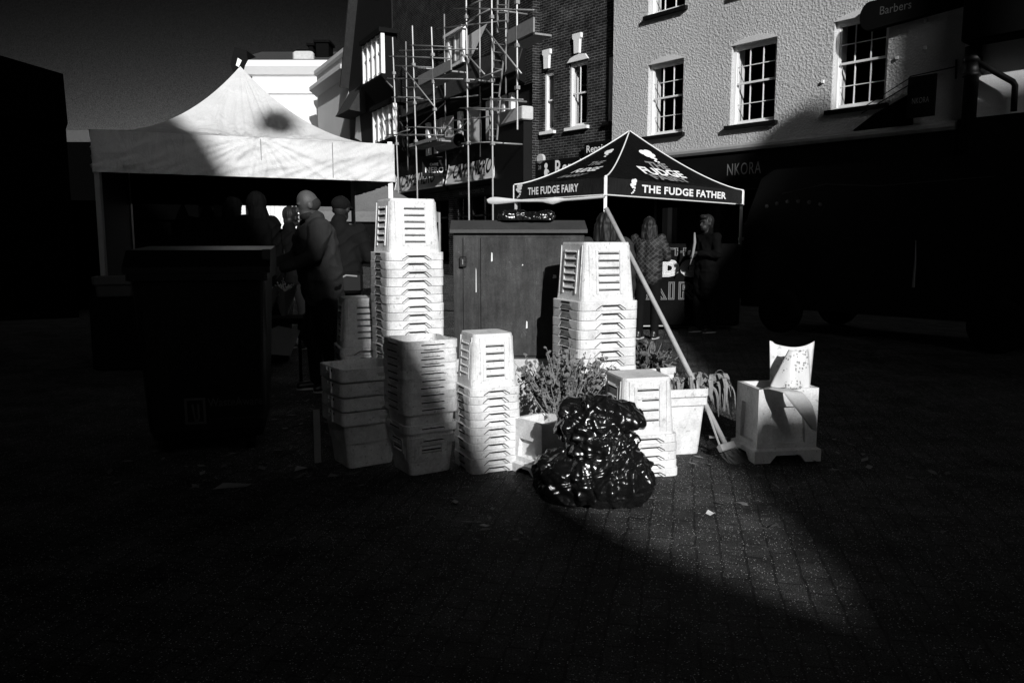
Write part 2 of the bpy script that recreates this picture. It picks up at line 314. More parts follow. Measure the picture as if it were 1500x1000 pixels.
# ------------------------------------------------------------------ mesh helpers
class MB:
    def __init__(s): s.v = []; s.f = []; s.mi = []; s.mats = []; s.M = Matrix.Identity(4); s.cur = 0
    def m(s, material):
        if material not in s.mats: s.mats.append(material)
        s.cur = s.mats.index(material); return s
    def add(s, vs, fs):
        o = len(s.v); s.v += [tuple(s.M @ Vector(p)) for p in vs]
        for f in fs: s.f.append(tuple(i + o for i in f)); s.mi.append(s.cur)
    def quad(s, *p): s.add(p, [tuple(range(len(p)))])
    def box(s, x0, x1, y0, y1, z0, z1):
        s.add([(x0, y0, z0), (x1, y0, z0), (x1, y1, z0), (x0, y1, z0), (x0, y0, z1), (x1, y0, z1), (x1, y1, z1), (x0, y1, z1)],
              [(3, 2, 1, 0), (4, 5, 6, 7), (0, 1, 5, 4), (1, 2, 6, 5), (2, 3, 7, 6), (3, 0, 4, 7)])
    def bbox(s, x0, x1, y0, y1, z0, z1, c=.01):
        """box with chamfered vertical and horizontal edges"""
        c = min(c, (x1 - x0) / 3, (y1 - y0) / 3, (z1 - z0) / 3)
        loops = []
        for z, i in ((z0, c), (z0 + c, 0), (z1 - c, 0), (z1, c)):
            a, b_, d, e = x0 + i, x1 - i, y0 + i, y1 - i
            loops.append([(a + c, d, z), (b_ - c, d, z), (b_, d + c, z), (b_, e - c, z), (b_ - c, e, z), (a + c, e, z), (a, e - c, z), (a, d + c, z)])
        s.loft(loops, True, True)
    def loft(s, loops, cap0=False, cap1=False, closed=True):
        n = len(loops[0]); vs = [p for l in loops for p in l]; fs = []
        for k in range(len(loops) - 1):
            for i in range(n if closed else n - 1):
                j = (i + 1) % n
                fs.append((k * n + i, k * n + j, (k + 1) * n + j, (k + 1) * n + i))
        if cap0: fs.append(tuple(reversed(range(n))))
        if cap1: fs.append(tuple((len(loops) - 1) * n + i for i in range(n)))
        s.add(vs, fs)
    def tube(s, pts, r, n=8, cap=True):
        pts = [Vector(p) for p in pts]; rs = r if isinstance(r, (list, tuple)) else [r] * len(pts)
        loops = []; up0 = None
        for i, p in enumerate(pts):
            t = (pts[min(i + 1, len(pts) - 1)] - pts[max(i - 1, 0)]).normalized()
            ref = Vector((0, 0, 1)) if abs(t.z) < .95 else Vector((1, 0, 0))
            a = t.cross(ref).normalized()
            if up0 is not None and a.dot(up0) < 0: a = -a
            up0 = a; b = t.cross(a).normalized()
            loops.append([tuple(p + a * math.cos(2 * math.pi * k / n) * rs[i] + b * math.sin(2 * math.pi * k / n) * rs[i]) for k in range(n)])
        s.loft(loops, cap, cap)
    def lathe(s, prof, n=20, cx=0, cy=0):
        s.loft([[(cx + r * math.cos(2 * math.pi * k / n), cy + r * math.sin(2 * math.pi * k / n), z) for k in range(n)] for r, z in prof], True, True)
    def prism(s, poly, a, b, axis='y'):
        """poly of (x,z) pushed along y from a to b, or of (x,y) along z, or (y,z) along x"""
        f = {'y': lambda p, t: (p[0], t, p[1]), 'z': lambda p, t: (p[0], p[1], t), 'x': lambda p, t: (t, p[0], p[1])}[axis]
        s.loft([[f(p, a) for p in poly], [f(p, b) for p in poly]], True, True)
    def ellipsoid(s, c, r, n=12, k=8, M=None):
        vs = []; fs = []
        for i in range(k + 1):
            th = math.pi * i / k
            for j in range(n):
                ph = 2 * math.pi * j / n
                p = Vector((r[0] * math.sin(th) * math.cos(ph), r[1] * math.sin(th) * math.sin(ph), r[2] * math.cos(th)))
                if M: p = M @ p
                vs.append(tuple(p + Vector(c)))
        for i in range(k):
            for j in range(n):
                fs.append((i * n + j, i * n + (j + 1) % n, (i + 1) * n + (j + 1) % n, (i + 1) * n + j))
        s.add(vs, fs)
    def capsule(s, a, b, ra, rb, n=12):
        a, b = Vector(a), Vector(b); t = (b - a); L = t.length; t = t / L if L > 1e-6 else Vector((0, 0, 1))
        prof = []
        for i in range(4): an = math.pi / 2 * (1 - i / 4); prof.append((-math.sin(an) * ra, math.cos(an) * ra))
        prof += [(0, ra), (L, rb)]
        for i in range(1, 5): an = math.pi / 2 * i / 4; prof.append((L + math.sin(an) * rb, max(math.cos(an) * rb, 1e-4)))
        ref = Vector((0, 0, 1)) if abs(t.z) < .9 else Vector((1, 0, 0))
        u = t.cross(ref).normalized(); w = t.cross(u)
        s.loft([[tuple(a + t * h + (u * math.cos(2 * math.pi * k / n) + w * math.sin(2 * math.pi * k / n)) * max(r, 1e-4)) for k in range(n)] for h, r in prof], True, True)
    def mesh(s, name, smooth=False):
        me = bpy.data.meshes.new(name); me.from_pydata(s.v, [], s.f); me.update()
        for mt in s.mats: me.materials.append(mt)
        me.polygons.foreach_set('material_index', s.mi)
        fix_normals(me)
        if smooth:
            me.polygons.foreach_set('use_smooth', [True] * len(me.polygons))
        return me
    def obj(s, name, parent=None, smooth=False, loc=None, rotz=0):
        o = bpy.data.objects.new(name, s.mesh(name, smooth)); col.objects.link(o)
        if parent is not None: o.parent = parent
        if loc is not None: o.location = loc
        o.rotation_euler[2] = rotz
        return o

def fix_normals(me):
    import bmesh
    b = bmesh.new(); b.from_mesh(me); bmesh.ops.recalc_face_normals(b, faces=b.faces[:]); b.to_mesh(me); b.free()

def tag(o, label=None, cat=None, group=None, kind=None):
    if label: o['label'] = label
    if cat: o['category'] = cat
    if group: o['group'] = group
    if kind: o['kind'] = kind
    return o

def empty(name, loc=(0, 0, 0), rotz=0, label=None, cat=None, group=None):
    o = bpy.data.objects.new(name, None); col.objects.link(o); o.empty_display_size = .2
    o.location = loc; o.rotation_euler = (0, 0, rotz)
    return tag(o, label, cat, group)

def copy_tree(o, parent=None):
    c = o.copy(); col.objects.link(c)
    if parent is not None: c.parent = parent
    for ch in list(o.children): copy_tree(ch, c)
    return c

def smooth_by_angle(o, deg=40):
    me = o.data
    import bmesh
    b = bmesh.new(); b.from_mesh(me)
    for f in b.faces: f.smooth = True
    for e in b.edges:
        if len(e.link_faces) == 2 and e.calc_face_angle(0) > R(deg): e.smooth = False
    b.to_mesh(me); b.free()

def apply_mods(o):
    dg = bpy.context.evaluated_depsgraph_get(); dg.update()
    me = bpy.data.meshes.new_from_object(o.evaluated_get(dg)); old = o.data
    o.modifiers.clear(); o.data = me; me.name = old.name
    return o

def text(s, parent, material, origin, xdir, ydir, width=None, height=None, offset=0.0, shear=0.0, spacing=1.0, outline=0.0, align='LEFT', extrude=.002, name='lettering', rings=None):
    """raised lettering: origin is its lower left corner, xdir along the line, ydir up the letters"""
    xd, yd = Vector(xdir).normalized(), Vector(ydir).normalized(); zd = xd.cross(yd).normalized(); yd = zd.cross(xd) if shear == 0 else yd
    mbv, mbf = [], []
    for off in (rings or [offset]):
        cu = bpy.data.curves.new('tmp', 'FONT'); cu.body = s; cu.size = 1.0; cu.offset = off; cu.shear = 0; cu.space_character = spacing
        cu.resolution_u = 3
        if rings: cu.fill_mode = 'NONE'; cu.bevel_depth = outline; cu.bevel_resolution = 0
        to = bpy.data.objects.new('tmp', cu); col.objects.link(to)
        dg = bpy.context.evaluated_depsgraph_get(); dg.update()
        me = bpy.data.meshes.new_from_object(to.evaluated_get(dg))
        o = len(mbv); mbv += [v.co.copy() for v in me.vertices]; mbf += [tuple(i + o for i in p.vertices) for p in me.polygons]
        bpy.data.objects.remove(to); bpy.data.curves.remove(cu); bpy.data.meshes.remove(me)
    x0, x1 = min(v.x for v in mbv), max(v.x for v in mbv); y0, y1 = min(v.y for v in mbv), max(v.y for v in mbv)
    sy = (height / (y1 - y0)) if height else width / (x1 - x0)
    sx = (width / (x1 - x0)) if width else sy
    org = Vector(origin)
    out = MB().m(material)
    out.add([tuple(org + xd * ((v.x - x0) * sx + shear * (v.y - y0) * sy) + yd * ((v.y - y0) * sy) + zd * (extrude + (v.z * sy if rings else 0))) for v in mbv], mbf)
    me = bpy.data.meshes.new(name); me.from_pydata(out.v, [], out.f); me.materials.append(material); me.update()
    o = bpy.data.objects.new(name, me); col.objects.link(o)
    if parent is not None: o.parent = parent
    return o

# camera-independent reading of the street plan: rays used only to lay details out on the real facade planes
def ray(x, y):
    c, s = math.cos(PITCH), math.sin(PITCH); a = (x - 750) / FPX; b = (500 - y) / FPX
    return Vector((a, c + b * s, -s + b * c))

class Facade:
    """street front: local x runs along the front, y into the building, z up"""
    def __init__(s, ox, oy, ang):
        a = R(ang); s.o = Vector((ox, oy, 0)); s.x = Vector((math.sin(a), -math.cos(a), 0)); s.y = Vector((math.cos(a), math.sin(a), 0))
        s.rot = math.atan2(s.x.y, s.x.x)
    def L(s, px, py, ly=0):
        d = ray(px, py); t = (s.y.dot(s.o) + ly) / s.y.dot(d); p = d * t - s.o
        return (p.dot(s.x), ly, CAM_H + d.z * t)
    def W(s, lx, ly, z=0): return s.o + s.x * lx + s.y * ly + Vector((0, 0, z))

FA = Facade(2.77, 22.6, 39.6)        # white rendered shop
FC = Facade(0.63, 25.18, 27.0)       # scaffolded cafe

def wall(mb, x0, x1, z0, z1, ops, y=0., reveal=.18, reveal_mat=None):
    """front sheet with openings and their reveals"""
    xs = sorted({x0, x1, *[o[0] for o in ops], *[o[1] for o in ops]}); zs = sorted({z0, z1, *[o[2] for o in ops], *[o[3] for o in ops]})
    xs = [x for x in xs if x0 <= x <= x1]; zs = [z for z in zs if z0 <= z <= z1]
    for i in range(len(xs) - 1):
        for j in range(len(zs) - 1):
            cx, cz = (xs[i] + xs[i + 1]) / 2, (zs[j] + zs[j + 1]) / 2
            if any(o[0] < cx < o[1] and o[2] < cz < o[3] for o in ops): continue
            mb.quad((xs[i], y, zs[j]), (xs[i + 1], y, zs[j]), (xs[i + 1], y, zs[j + 1]), (xs[i], y, zs[j + 1]))
    keep = mb.cur
    if reveal_mat: mb.m(reveal_mat)
    for a, b, c, d in ops:
        e = y + reveal
        mb.quad((a, y, c), (a, e, c), (a, e, d), (a, y, d)); mb.quad((b, y, c), (b, y, d), (b, e, d), (b, e, c))
        mb.quad((a, y, d), (a, e, d), (b, e, d), (b, y, d)); mb.quad((a, y, c), (b, y, c), (b, e, c), (a, e, c))
    mb.cur = keep

def shell(mb, x0, x1, y0, y1, z0, z1, front=False):
    """the other walls and the flat top of a building, closed behind its front"""
    mb.quad((x0, y0, z0), (x0, y1, z0), (x0, y1, z1), (x0, y0, z1)); mb.quad((x1, y0, z0), (x1, y0, z1), (x1, y1, z1), (x1, y1, z0))
    mb.quad((x0, y1, z0), (x1, y1, z0), (x1, y1, z1), (x0, y1, z1)); mb.quad((x0, y0, z1), (x0, y1, z1), (x1, y1, z1), (x1, y0, z1))

def sash_window(b, x0, x1, z0, z1, cols, rows, y=.10, fw=.075, bar=.018, sill=True, sill_mat=None, shutter=True):
    fr = MB().m(M['paint'])
    yb = y + .09
    fr.box(x0 + .002, x0 + fw, y, yb, z0, z1); fr.box(x1 - fw, x1 - .002, y, yb, z0, z1)
    fr.box(x0 + fw, x1 - fw, y, yb, z1 - fw, z1 - .002); fr.box(x0 + fw, x1 - fw, y, yb, z0 + .002, z0 + fw * .7)
    w = fr.obj('window', b)
    zm = (z0 + z1) / 2 + .02
    for k, (a, c, yy) in enumerate(((zm, z1 - fw, y + .02), (z0 + fw * .7, zm, y + .055))):
        s_ = MB().m(M['paint']); xa, xb = x0 + fw, x1 - fw; st = .035
        s_.box(xa, xa + st, yy, yy + .03, a, c); s_.box(xb - st, xb, yy, yy + .03, a, c)
        s_.box(xa + st, xb - st, yy, yy + .03, c - st, c) if k == 0 else s_.box(xa + st, xb - st, yy, yy + .03, a, a + .06)
        s_.box(xa + st, xb - st, yy - .006, yy + .034, a, a + .045) if k == 0 else None
        for i in range(1, cols):
            x = xa + (xb - xa) * i / cols; s_.box(x - bar / 2, x + bar / 2, yy + .004, yy + .028, a + .01, c - .002)
        for j in range(1, rows):
            z = a + (c - a) * j / rows; s_.box(xa + st, xb - st, yy + .002, yy + .026, z - bar / 2, z + bar / 2)
        s_.obj('sash', w)
        p = MB().m(M['glass']); p.quad((xa, yy + .031, a), (xb, yy + .031, a), (xb, yy + .031, c), (xa, yy + .031, c)); p.obj('pane', w)
    if sill:
        q = MB().m(sill_mat or M['black_paint']); q.box(x0 - .09, x1 + .09, -.11, y - .002, z0 - .09, z0 - .003); q.obj('sill', w)
    if shutter:
        q = MB().m(M['blind']); q.box(x0 + .05, x0 + .075, yb + .02, yb + .24, z0 + .05, z1 - .05); q.obj('shutter', w)
    return w

# ------------------------------------------------------------------ ground and sky setting
g = MB().m(M['ground']); g.quad((-400, -400, 0), (400, -400, 0), (400, 400, 0), (-400, 400, 0))
tag(g.obj('ground'), kind='structure')

# ------------------------------------------------------------------ white rendered shop (facade A)
b = empty('shop_building', FA.W(0, 0), FA.rot, 'white roughcast shop building with black sash window sills and dark shopfront', 'building')
W4 = [(1.27, 2.43, 4.07, 5.9), (3.85, 5.06, 4.07, 5.92), (6.42, 7.6, 4.12, 5.95), (1.22, 2.42, 7.13, 8.9), (3.9, 5.1, 7.13, 8.9), (6.45, 7.6, 7.13, 8.9)]
mb = MB().m(M['white_wall']); wall(mb, 0, 9.06, 3.62, 10.4, W4, 0, .16)
mb.quad((0, 0, 3.62), (0, 9, 3.62), (0, 9, 10.4), (0, 0, 10.4)); mb.quad((0, 0, 0), (0, 9, 0), (0, 9, 3.62), (0, 0, 3.62))
mb.quad((9.06, 0, 0), (9.06, 9, 0), (9.06, 9, 10.4), (9.06, 0, 10.4)); mb.quad((0, 9, 0), (9.06, 9, 0), (9.06, 9, 10.4), (0, 9, 10.4))
mb.m(M['smooth_wall'])
for (a, c, z0, z1) in W4:                                   # segmental arch head over each window
    n = 10; top = [(a + (c - a) * i / n, z1 + .005 + .13 * math.sin(math.pi * i / n) ** .8) for i in range(n + 1)]
    mb.prism([(a, z1 - .004)] + top + [(c, z1 - .004)], -.016, .02)
mb.obj('wall', b)
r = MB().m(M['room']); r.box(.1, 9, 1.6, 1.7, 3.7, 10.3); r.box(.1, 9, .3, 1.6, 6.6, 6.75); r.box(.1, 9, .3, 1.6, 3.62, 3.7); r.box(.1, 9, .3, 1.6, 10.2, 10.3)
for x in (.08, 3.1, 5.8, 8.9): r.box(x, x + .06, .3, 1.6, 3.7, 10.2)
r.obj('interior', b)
r = MB().m(M['slate']); r.prism([(-.2, 10.4), (9.3, 10.4), (9.3, 10.55), (4.5, 13), (-.2, 10.55)], -.2, 9.2); r.obj('roof', b)
for (a, c, z0, z1) in W4: sash_window(b, a, c, z0, z1, 3, 2)
q = MB().m(M['brick_net'])
q.prism([(-.16, 3.44), (-.20, 3.50), (-.20, 3.56), (-.10, 3.62), (.05, 3.62), (.05, 3.44)], -.0, 9.06, 'x'); q.obj('cornice', b)
q = MB().m(M['fascia']); q.box(0.02, 9.05, -.10, .10, 2.72, 3.438)
sf = q.obj('shop_fascia', b)
text('NKORA', sf, M['letter_grey'], (3.9, -.10, 2.89), (1, 0, 0), (0, 0, 1), .93, .28, spacing=1.1)
q = MB().m(M['black_paint'])
for x in (0.02, 1.9, 3.4, 4.9, 6.4, 7.9, 8.85): q.box(x, x + .18, -.06, .12, 0, 2.715)
q.box(.02, 9.03, -.03, .13, .0, .55); q.box(.2, 8.85, -.02, .11, 2.55, 2.718)
q.obj('shopfront_frame', b)
q = MB().m(M['glass']); q.quad((.2, .13, .55), (8.9, .13, .55), (8.9, .13, 2.55), (.2, .13, 2.55)); q.obj('shop_glass', b)
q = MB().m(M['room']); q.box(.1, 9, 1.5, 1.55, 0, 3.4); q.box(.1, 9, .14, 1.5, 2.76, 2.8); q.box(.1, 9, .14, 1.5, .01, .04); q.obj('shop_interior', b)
# dark awning wedge and hanging sign above the fascia
q = MB().m(M['black']); q.prism([(7.0, 3.63), (8.2, 3.63), (8.2, 4.25), (7.45, 3.92)], -.12, -.02); q.obj('awning_cheek', b)
q = MB().m(M['fascia']); q.box(8.2, 8.72, -.34, -.28, 3.72, 4.5); hs = q.obj('hanging_sign', b)
text('NKORA', hs, M['letter_grey'], (8.3, -.343, 3.98), (1, 0, 0), (0, 0, 1), .32, .11)
q = MB().m(M['iron'])
q.tube([(8.2, -.3, 4.52), (8.95, -.05, 4.62)], .012, 6); q.tube([(7.3, -.36, 3.92), (8.2, -.3, 4.36)], .012, 6); q.tube([(7.25, -.4, 3.98), (8.2, -.32, 4.48)], .010, 6)
q.tube([(8.95, -.02, 4.4), (8.95, -.05, 4.75)], .018, 6); q.obj('sign_bracket', b)
for x, z in ((6.2, 4.72), (7.78, 4.95), (8.3, 5.55), (8.32, 5.05)): q = MB().m(M['paint']); q.box(x, x + .05, -.05, -.002, z, z + .06); q.obj('wall_fixing', b)
# long black name board above, rounded at its near end
q = MB().m(M['black']); n = 8
poly = [(7.08 + .2 - .2 * math.sin(math.pi * i / n), 5.86 - .28 * math.cos(math.pi * i / n)) for i in range(n + 1)]
q.prism(poly + [(9.08, 6.14), (9.08, 5.70)], -.22, -.04); nb = q.obj('name_board', b)
text('Barbers', nb, M['bin_edge'], (7.5, -.22, 5.83), (1, 0, 0), (0, 0, 1), .62, .16)

# ------------------------------------------------------------------ neighbour on the right with smooth wall and iron downpipe
b = empty('corner_building', FA.W(9.08, 0), FA.rot, 'smooth pale painted building at far right beside the roughcast shop', 'building')
mb = MB().m(M['smooth_wall']); wall(mb, 0, 5, 3.62, 11, [], -.03); mb.box(0, 5, -.02, 9, 0, 3.6)
mb.quad((0, -.03, 3.62), (0, 9, 3.62), (0, 9, 11), (0, -.03, 11)); mb.quad((5, -.03, 3.62), (5, 9, 3.62), (5, 9, 11), (5, -.03, 11))
mb.obj('wall', b)
q = MB().m(M['fascia']); q.box(0.01, 5, -.16, -.032, 2.6, 3.62); q.obj('shop_fascia', b)
q = MB().m(M['black']); q.bbox(.12, 4.5, -.55, -.035, 4.93, 6.6, .04); q.obj('name_board', b)
q = MB().m(M['slate']); q.prism([(-.1, 11), (5.1, 11), (2.5, 13)], -.1, 9); q.obj('roof', b)
p = empty('drain_pipe', FA.W(9.30, -.20), 0, 'thick black iron downpipe with ringed collars and a slanting branch', 'drainpipe')
q = MB().m(M['iron']); q.lathe([(.125, 0), (.125, 4.35), (.155, 4.36), (.16, 4.42), (.13, 4.44), (.13, 4.62), (.165, 4.63), (.165, 4.70), (.14, 4.73), (.14, 4.9)], 20); q.obj('pipe', p, True)
q = MB().m(M['iron']); d = FA.x
q.tube([d * .10 + Vector((0, 0, 4.62)), d * .35 + Vector((0, 0, 4.42)), d * .70 + Vector((0, 0, 4.17)), d * .74 + Vector((0, 0, 4.10)), d * .75 + Vector((0, 0, 3.65))], .055, 10); q.obj('branch_pipe', p, True)

# ------------------------------------------------------------------ brick building with repair shop
b = empty('brick_building', FA.W(0, .22), FA.rot, 'dark brick building with white keystones over narrow sash windows and repair shop', 'building')
BW = [(-1.97, -1.2, 4.65, 6.5), (-3.08, -2.62, 4.65, 6.42), (-.42, -.02, 4.65, 6.42)]
mb = MB().m(M['brick']); wall(mb, -3.38, -.003, 0, 9.6, BW + [(-2.9, -.3, .5, 2.75)], 0, .16)
mb.quad((-3.38, 0, 0), (-3.38, 8, 0), (-3.38, 8, 9.6), (-3.38, 0, 9.6)); mb.quad((-3.38, 8, 0), (0, 8, 0), (0, 8, 9.6), (-3.38, 8, 9.6)); mb.obj('wall', b)
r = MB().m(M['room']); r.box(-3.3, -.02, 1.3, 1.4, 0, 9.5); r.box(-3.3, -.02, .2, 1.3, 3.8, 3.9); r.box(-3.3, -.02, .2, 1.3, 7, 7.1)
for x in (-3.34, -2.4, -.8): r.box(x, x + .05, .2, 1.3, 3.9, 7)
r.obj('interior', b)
for k, (a, c, z0, z1) in enumerate(BW): sash_window(b, a, c, z0, z1, 2 if k == 0 else 1, 1, .06, sill_mat=M['paint'] if k < 2 else None)
q = MB().m(M['paint']); q.prism([(-2.02, 6.51), (-1.9, 6.62), (-1.58, 6.7), (-1.27, 6.66), (-1.15, 6.51)], -.05, .03); q.obj('window_head', b)
for x in (-1.69, -3.0):
    q = MB().m(M['paint']); zz = 6.72 if x > -2 else 6.5
    q.prism([(x, zz), (x + .2, zz), (x + .22, zz + .38), (x + .27, zz + .42), (x + .27, zz + .55), (x - .07, zz + .55), (x - .07, zz + .42), (x - .02, zz + .38)], -.09, .0); q.obj('keystone', b)
q = MB().m(M['fascia']); q.box(-3.36, -.004, -.12, -.003, 2.85, 3.78); sf = q.obj('shop_fascia', b)
text('Repairs', sf, M['letter'], (-2.42, -.12, 3.12), (1, 0, 0), (0, 0, 1), 1.55, .62, offset=.012)
text('28', sf, M['letter_grey'], (-3.2, -.12, 3.52), (1, 0, 0), (0, 0, 1), .14, .12)
q = MB().m(M['letter'])                                        # small white standing figure painted on the fascia
q.M = Matrix.Translation((-2.83, -.123, 3.05))
disc = lambda cx, cz, rx, rz: q.add([(cx + rx * math.cos(k * .524), -.001, cz + rz * math.sin(k * .524)) for k in range(12)], [tuple(range(12))])
disc(0, .56, .075, .085); disc(0, .36, .085, .13)
q.quad((-.07, -.002, .0), (-.015, -.002, 0), (-.01, -.002, .28), (-.065, -.002, .28)); q.quad((.015, -.002, 0), (.07, -.002, 0), (.065, -.002, .28), (.01, -.002, .28))
q.quad((.06, -.002, .42), (.13, -.002, .33), (.15, -.002, .37), (.08, -.002, .46)); q.obj('sign_figure', sf)
q = MB().m(M['concrete']); q.lathe([(.15, 0), (.15, .10)], 16); pk = q.obj('fascia_bracket', b); pk.rotation_euler = (R(90), 0, 0); pk.location = (-3.12, -.02, 3.84)
q = MB().m(M['fascia']); q.box(-1.12, -.06, -.19, -.125, 3.42, 4.12); hs = q.obj('repair_sign', b)
text('Repairs', hs, M['letter'], (-1.02, -.19, 3.78), (1, 0, 0), (0, 0, 1), .86, .26, offset=.012)
text('Best', hs, M['letter_grey'], (-1.06, -.19, 3.52), (1, 0, 0), (0, 0, 1), .42, .13)
q = MB().m(M['timber'])
for x in (-2.9, -2.0, -1.1, -.36): q.box(x, x + .06, .04, .12, .5, 2.75)
q.box(-2.9, -.3, .05, .11, 2.2, 2.26); q.box(-2.9, -.3, .05, .11, 2.69, 2.75); q.obj('shop_window_frame', b)
for x0, x1, z0, z1 in ((-2.82, -2.6, 2.3, 2.66), (-1.95, -1.15, 1.35, 1.55), (-1.92, -1.12, 1.62, 2.16)): q = MB().m(M['paper']); q.box(x0, x1, .10, .115, z0, z1); po = q.obj('window_poster', b)
q = MB().m(M['letter_black'])
for k in range(4): q.add([(-1.84 + k * .19 + .07 * math.cos(i * .524), .097, 1.85 + .13 * math.sin(i * .524)) for i in range(12)], [tuple(range(12))])
q.obj('poster_print', po)
q = MB().m(M['fascia']); q.box(-2.84, -2.04, .10, .115, 1.6, 2.16); wp = q.obj('window_board', b)
text('WE', wp, M['letter_dim'], (-2.72, .10, 2.0), (1, 0, 0), (0, 0, 1), .16, .11); text('REPAIR', wp, M['letter_dim'], (-2.8, .10, 1.84), (1, 0, 0), (0, 0, 1), .34, .11)
q = MB().m(M['letter_dim'])
for k in range(6): h = .12 + .2 * rnd.random(); q.box(-2.4 + k * .06, -2.37 + k * .06, .094, .098, 1.7, 1.7 + h)
q.obj('display_card', b)
q = MB().m(M['glass']); q.quad((-2.9, .09, .5), (-.3, .09, .5), (-.3, .09, 2.75), (-2.9, .09, 2.75)); q.obj('shop_glass', b)
q = MB().m(M['slate']); q.prism([(-3.5, 9.6), (0, 9.6), (0, 9.7), (-1.7, 11.4), (-3.5, 9.7)], -.15, 8); q.obj('roof', b)

# ------------------------------------------------------------------ cafe building (facade C)
b = empty('cafe_building', FC.W(0, 0), FC.rot, 'dark brick and timber cafe building behind the scaffolding with two pale fascia signs', 'building')
mb = MB().m(M['brick2'])
DW = [(-6.6, -5.05, 7.9, 9.0)]
wall(mb, -13, -.0, 6.15, 13.0, DW, 0, .12); wall(mb, -13, 0, 0, 4.45, [(-12.2, -6.8, .4, 2.9), (-5.9, -2.4, .4, 2.9)], 0, .2)
mb.quad((0, 0, 0), (0, 8, 0), (0, 8, 13), (0, 0, 13)); mb.quad((-13, 8, 0), (0, 8, 0), (0, 8, 13), (-13, 8, 13)); mb.obj('wall', b)
q = MB().m(M['tile']); q.prism([(-13, 13), (0, 13), (-6.5, 15.5)], -.2, 8); q.obj('roof', b)
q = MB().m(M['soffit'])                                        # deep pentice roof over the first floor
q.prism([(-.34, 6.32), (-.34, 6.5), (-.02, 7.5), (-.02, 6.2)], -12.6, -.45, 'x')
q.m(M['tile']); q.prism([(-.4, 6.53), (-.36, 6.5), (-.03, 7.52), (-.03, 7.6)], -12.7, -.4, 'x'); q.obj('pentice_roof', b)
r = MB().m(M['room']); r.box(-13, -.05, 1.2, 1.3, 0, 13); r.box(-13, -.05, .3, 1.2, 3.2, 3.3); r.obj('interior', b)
q = MB().m(M['timber']); q.box(-12.8, -.02, .08, .2, 4.45, 6.15); q.box(-12.8, -2.3, -.16, .08, 4.45, 4.72); q.obj('first_floor_framing', b)
# glazed bays of the first floor: white posts between pale blinds
def post(px, w=.24):
    lx = FC.L(px, 190)[0]; q = MB().m(M['paint']); q.bbox(lx - w * .3, lx + w * .3, -.09, .07, 4.73, 6.05, .02); return q.obj('bay_post', b)
for px, w in ((628, .5), (640, .5), (648, .45), (675, .42), (689, .10), (717, .4), (731, .28), (740, .34), (750.5, .36)): post(px, w)
for pa, pc in ((653, 664), (690, 704), (722, 728)):
    xa, xb = FC.L(pa, 190)[0], FC.L(pc, 190)[0]
    q = MB().m(M['blind']); q.quad((xa, -.12, 4.75), (xb, .02, 4.75), (xb, .02, 6.02), (xa, -.12, 6.02)); w = q.obj('blind', b)
    q = MB().m(M['glass']); q.quad((xa, -.135, 4.75), (xb, .0, 4.75), (xb, .0, 6.02), (xa, -.135, 6.02)); q.obj('pane', w)
# dormer window above the pentice
w = MB().m(M['paint'])
w.box(-6.6, -6.40, -.10, .1, 7.72, 8.85); w.box(-5.3, -5.1, -.10, .1, 7.72, 8.85); w.box(-6.40, -5.3, -.08, .1, 7.72, 7.84); w.box(-5.95, -5.80, -.08, .08, 7.84, 8.85); w.box(-6.75, -5.0, -.18, .1, 8.86, 8.96)
w = w.obj('dormer_window', b)
q = MB().m(M['blind']); q.box(-5.79, -5.31, -.06, -.03, 7.84, 8.84); q.obj('curtain', w)
q = MB().m(M['glass']); q.quad((-6.40, -.07, 7.84), (-5.3, -.07, 7.84), (-5.3, -.07, 8.85), (-6.40, -.07, 8.85)); q.obj('pane', w)
q = MB().m(M['paint']); q.add([(-4.95, -.03, 8.55), (-3.15, -.03, 8.6), (-4.95, -.03, 7.45)], [(0, 1, 2)]); q.obj('gable_panel', b)
# ground floor: signs, pilaster, doors
for x0, x1, nm in ((-12.2, -6.65, 0), (-6.2, -2.15, 1)):
    q = MB().m(M['fascia']); q.box(x0 - .12, x1 + .1, -.2, -.02, 3.25, 4.5); fb = q.obj('sign_case', b)
    q = MB().m(M['sign_pale']); t = Matrix.Translation((0, -.33, 3.45)) @ Matrix.Rotation(R(-13), 4, 'X'); q.M = t
    q.box(x0, x1, -.02, .02, 0, .93); sb = q.obj('sign_board', b)
    nz = lambda z: t @ Vector((0, -.022, z))
    wd = (x1 - x0) * (.82 if nm else .72)
    text('CAFFÈ NERO', sb, M['letter_black'], (x0 + (x1 - x0) * .13, nz(.14).y - .002, nz(.14).z), (1, 0, 0), (t.to_3x3() @ Vector((0, 0, 1))), wd, .74, offset=.022)
    q = MB().m(M['paint']); q.M = t
    q.box(x0 - .05, x1 + .05, -.035, .03, .935, .985); q.box(x0 - .05, x0 - .005, -.035, .03, -.05, .93); q.box(x0 - .05, x1 + .05, -.035, .03, -.05, -.005); q.box(x1 + .005, x1 + .05, -.035, .03, -.005, .93); q.obj('sign_edge', sb)
q = MB().m(M['fascia']); q.box(-5.9, -2.2, -.16, -.02, 2.93, 3.22); cf = q.obj('lower_fascia', b)
text('THE ITALIAN COFFEE CO', cf, M['letter_grey'], (-5.4, -.162, 3.0), (1, 0, 0), (0, 0, 1), 2.2, .13)
q = MB().m(M['black_paint']); q.box(-2.05, -.02, -.30, .0, 0, 5.0); pl = q.obj('pilaster', b)
q = MB().m(M['concrete']); q.bbox(-2.15, .08, -.40, -.0, 5.01, 5.42, .03); q.obj('capital', pl)
q = MB().m(M['timber'])
for x in (-12.2, -10.8, -9.4, -8.0, -6.86, -5.9, -4.7, -3.5, -2.46): q.box(x, x + .07, .05, .15, .0, 2.9)
q.box(-12.2, -2.4, .06, .14, 2.2, 2.27); q.obj('shopfront_frame', b)
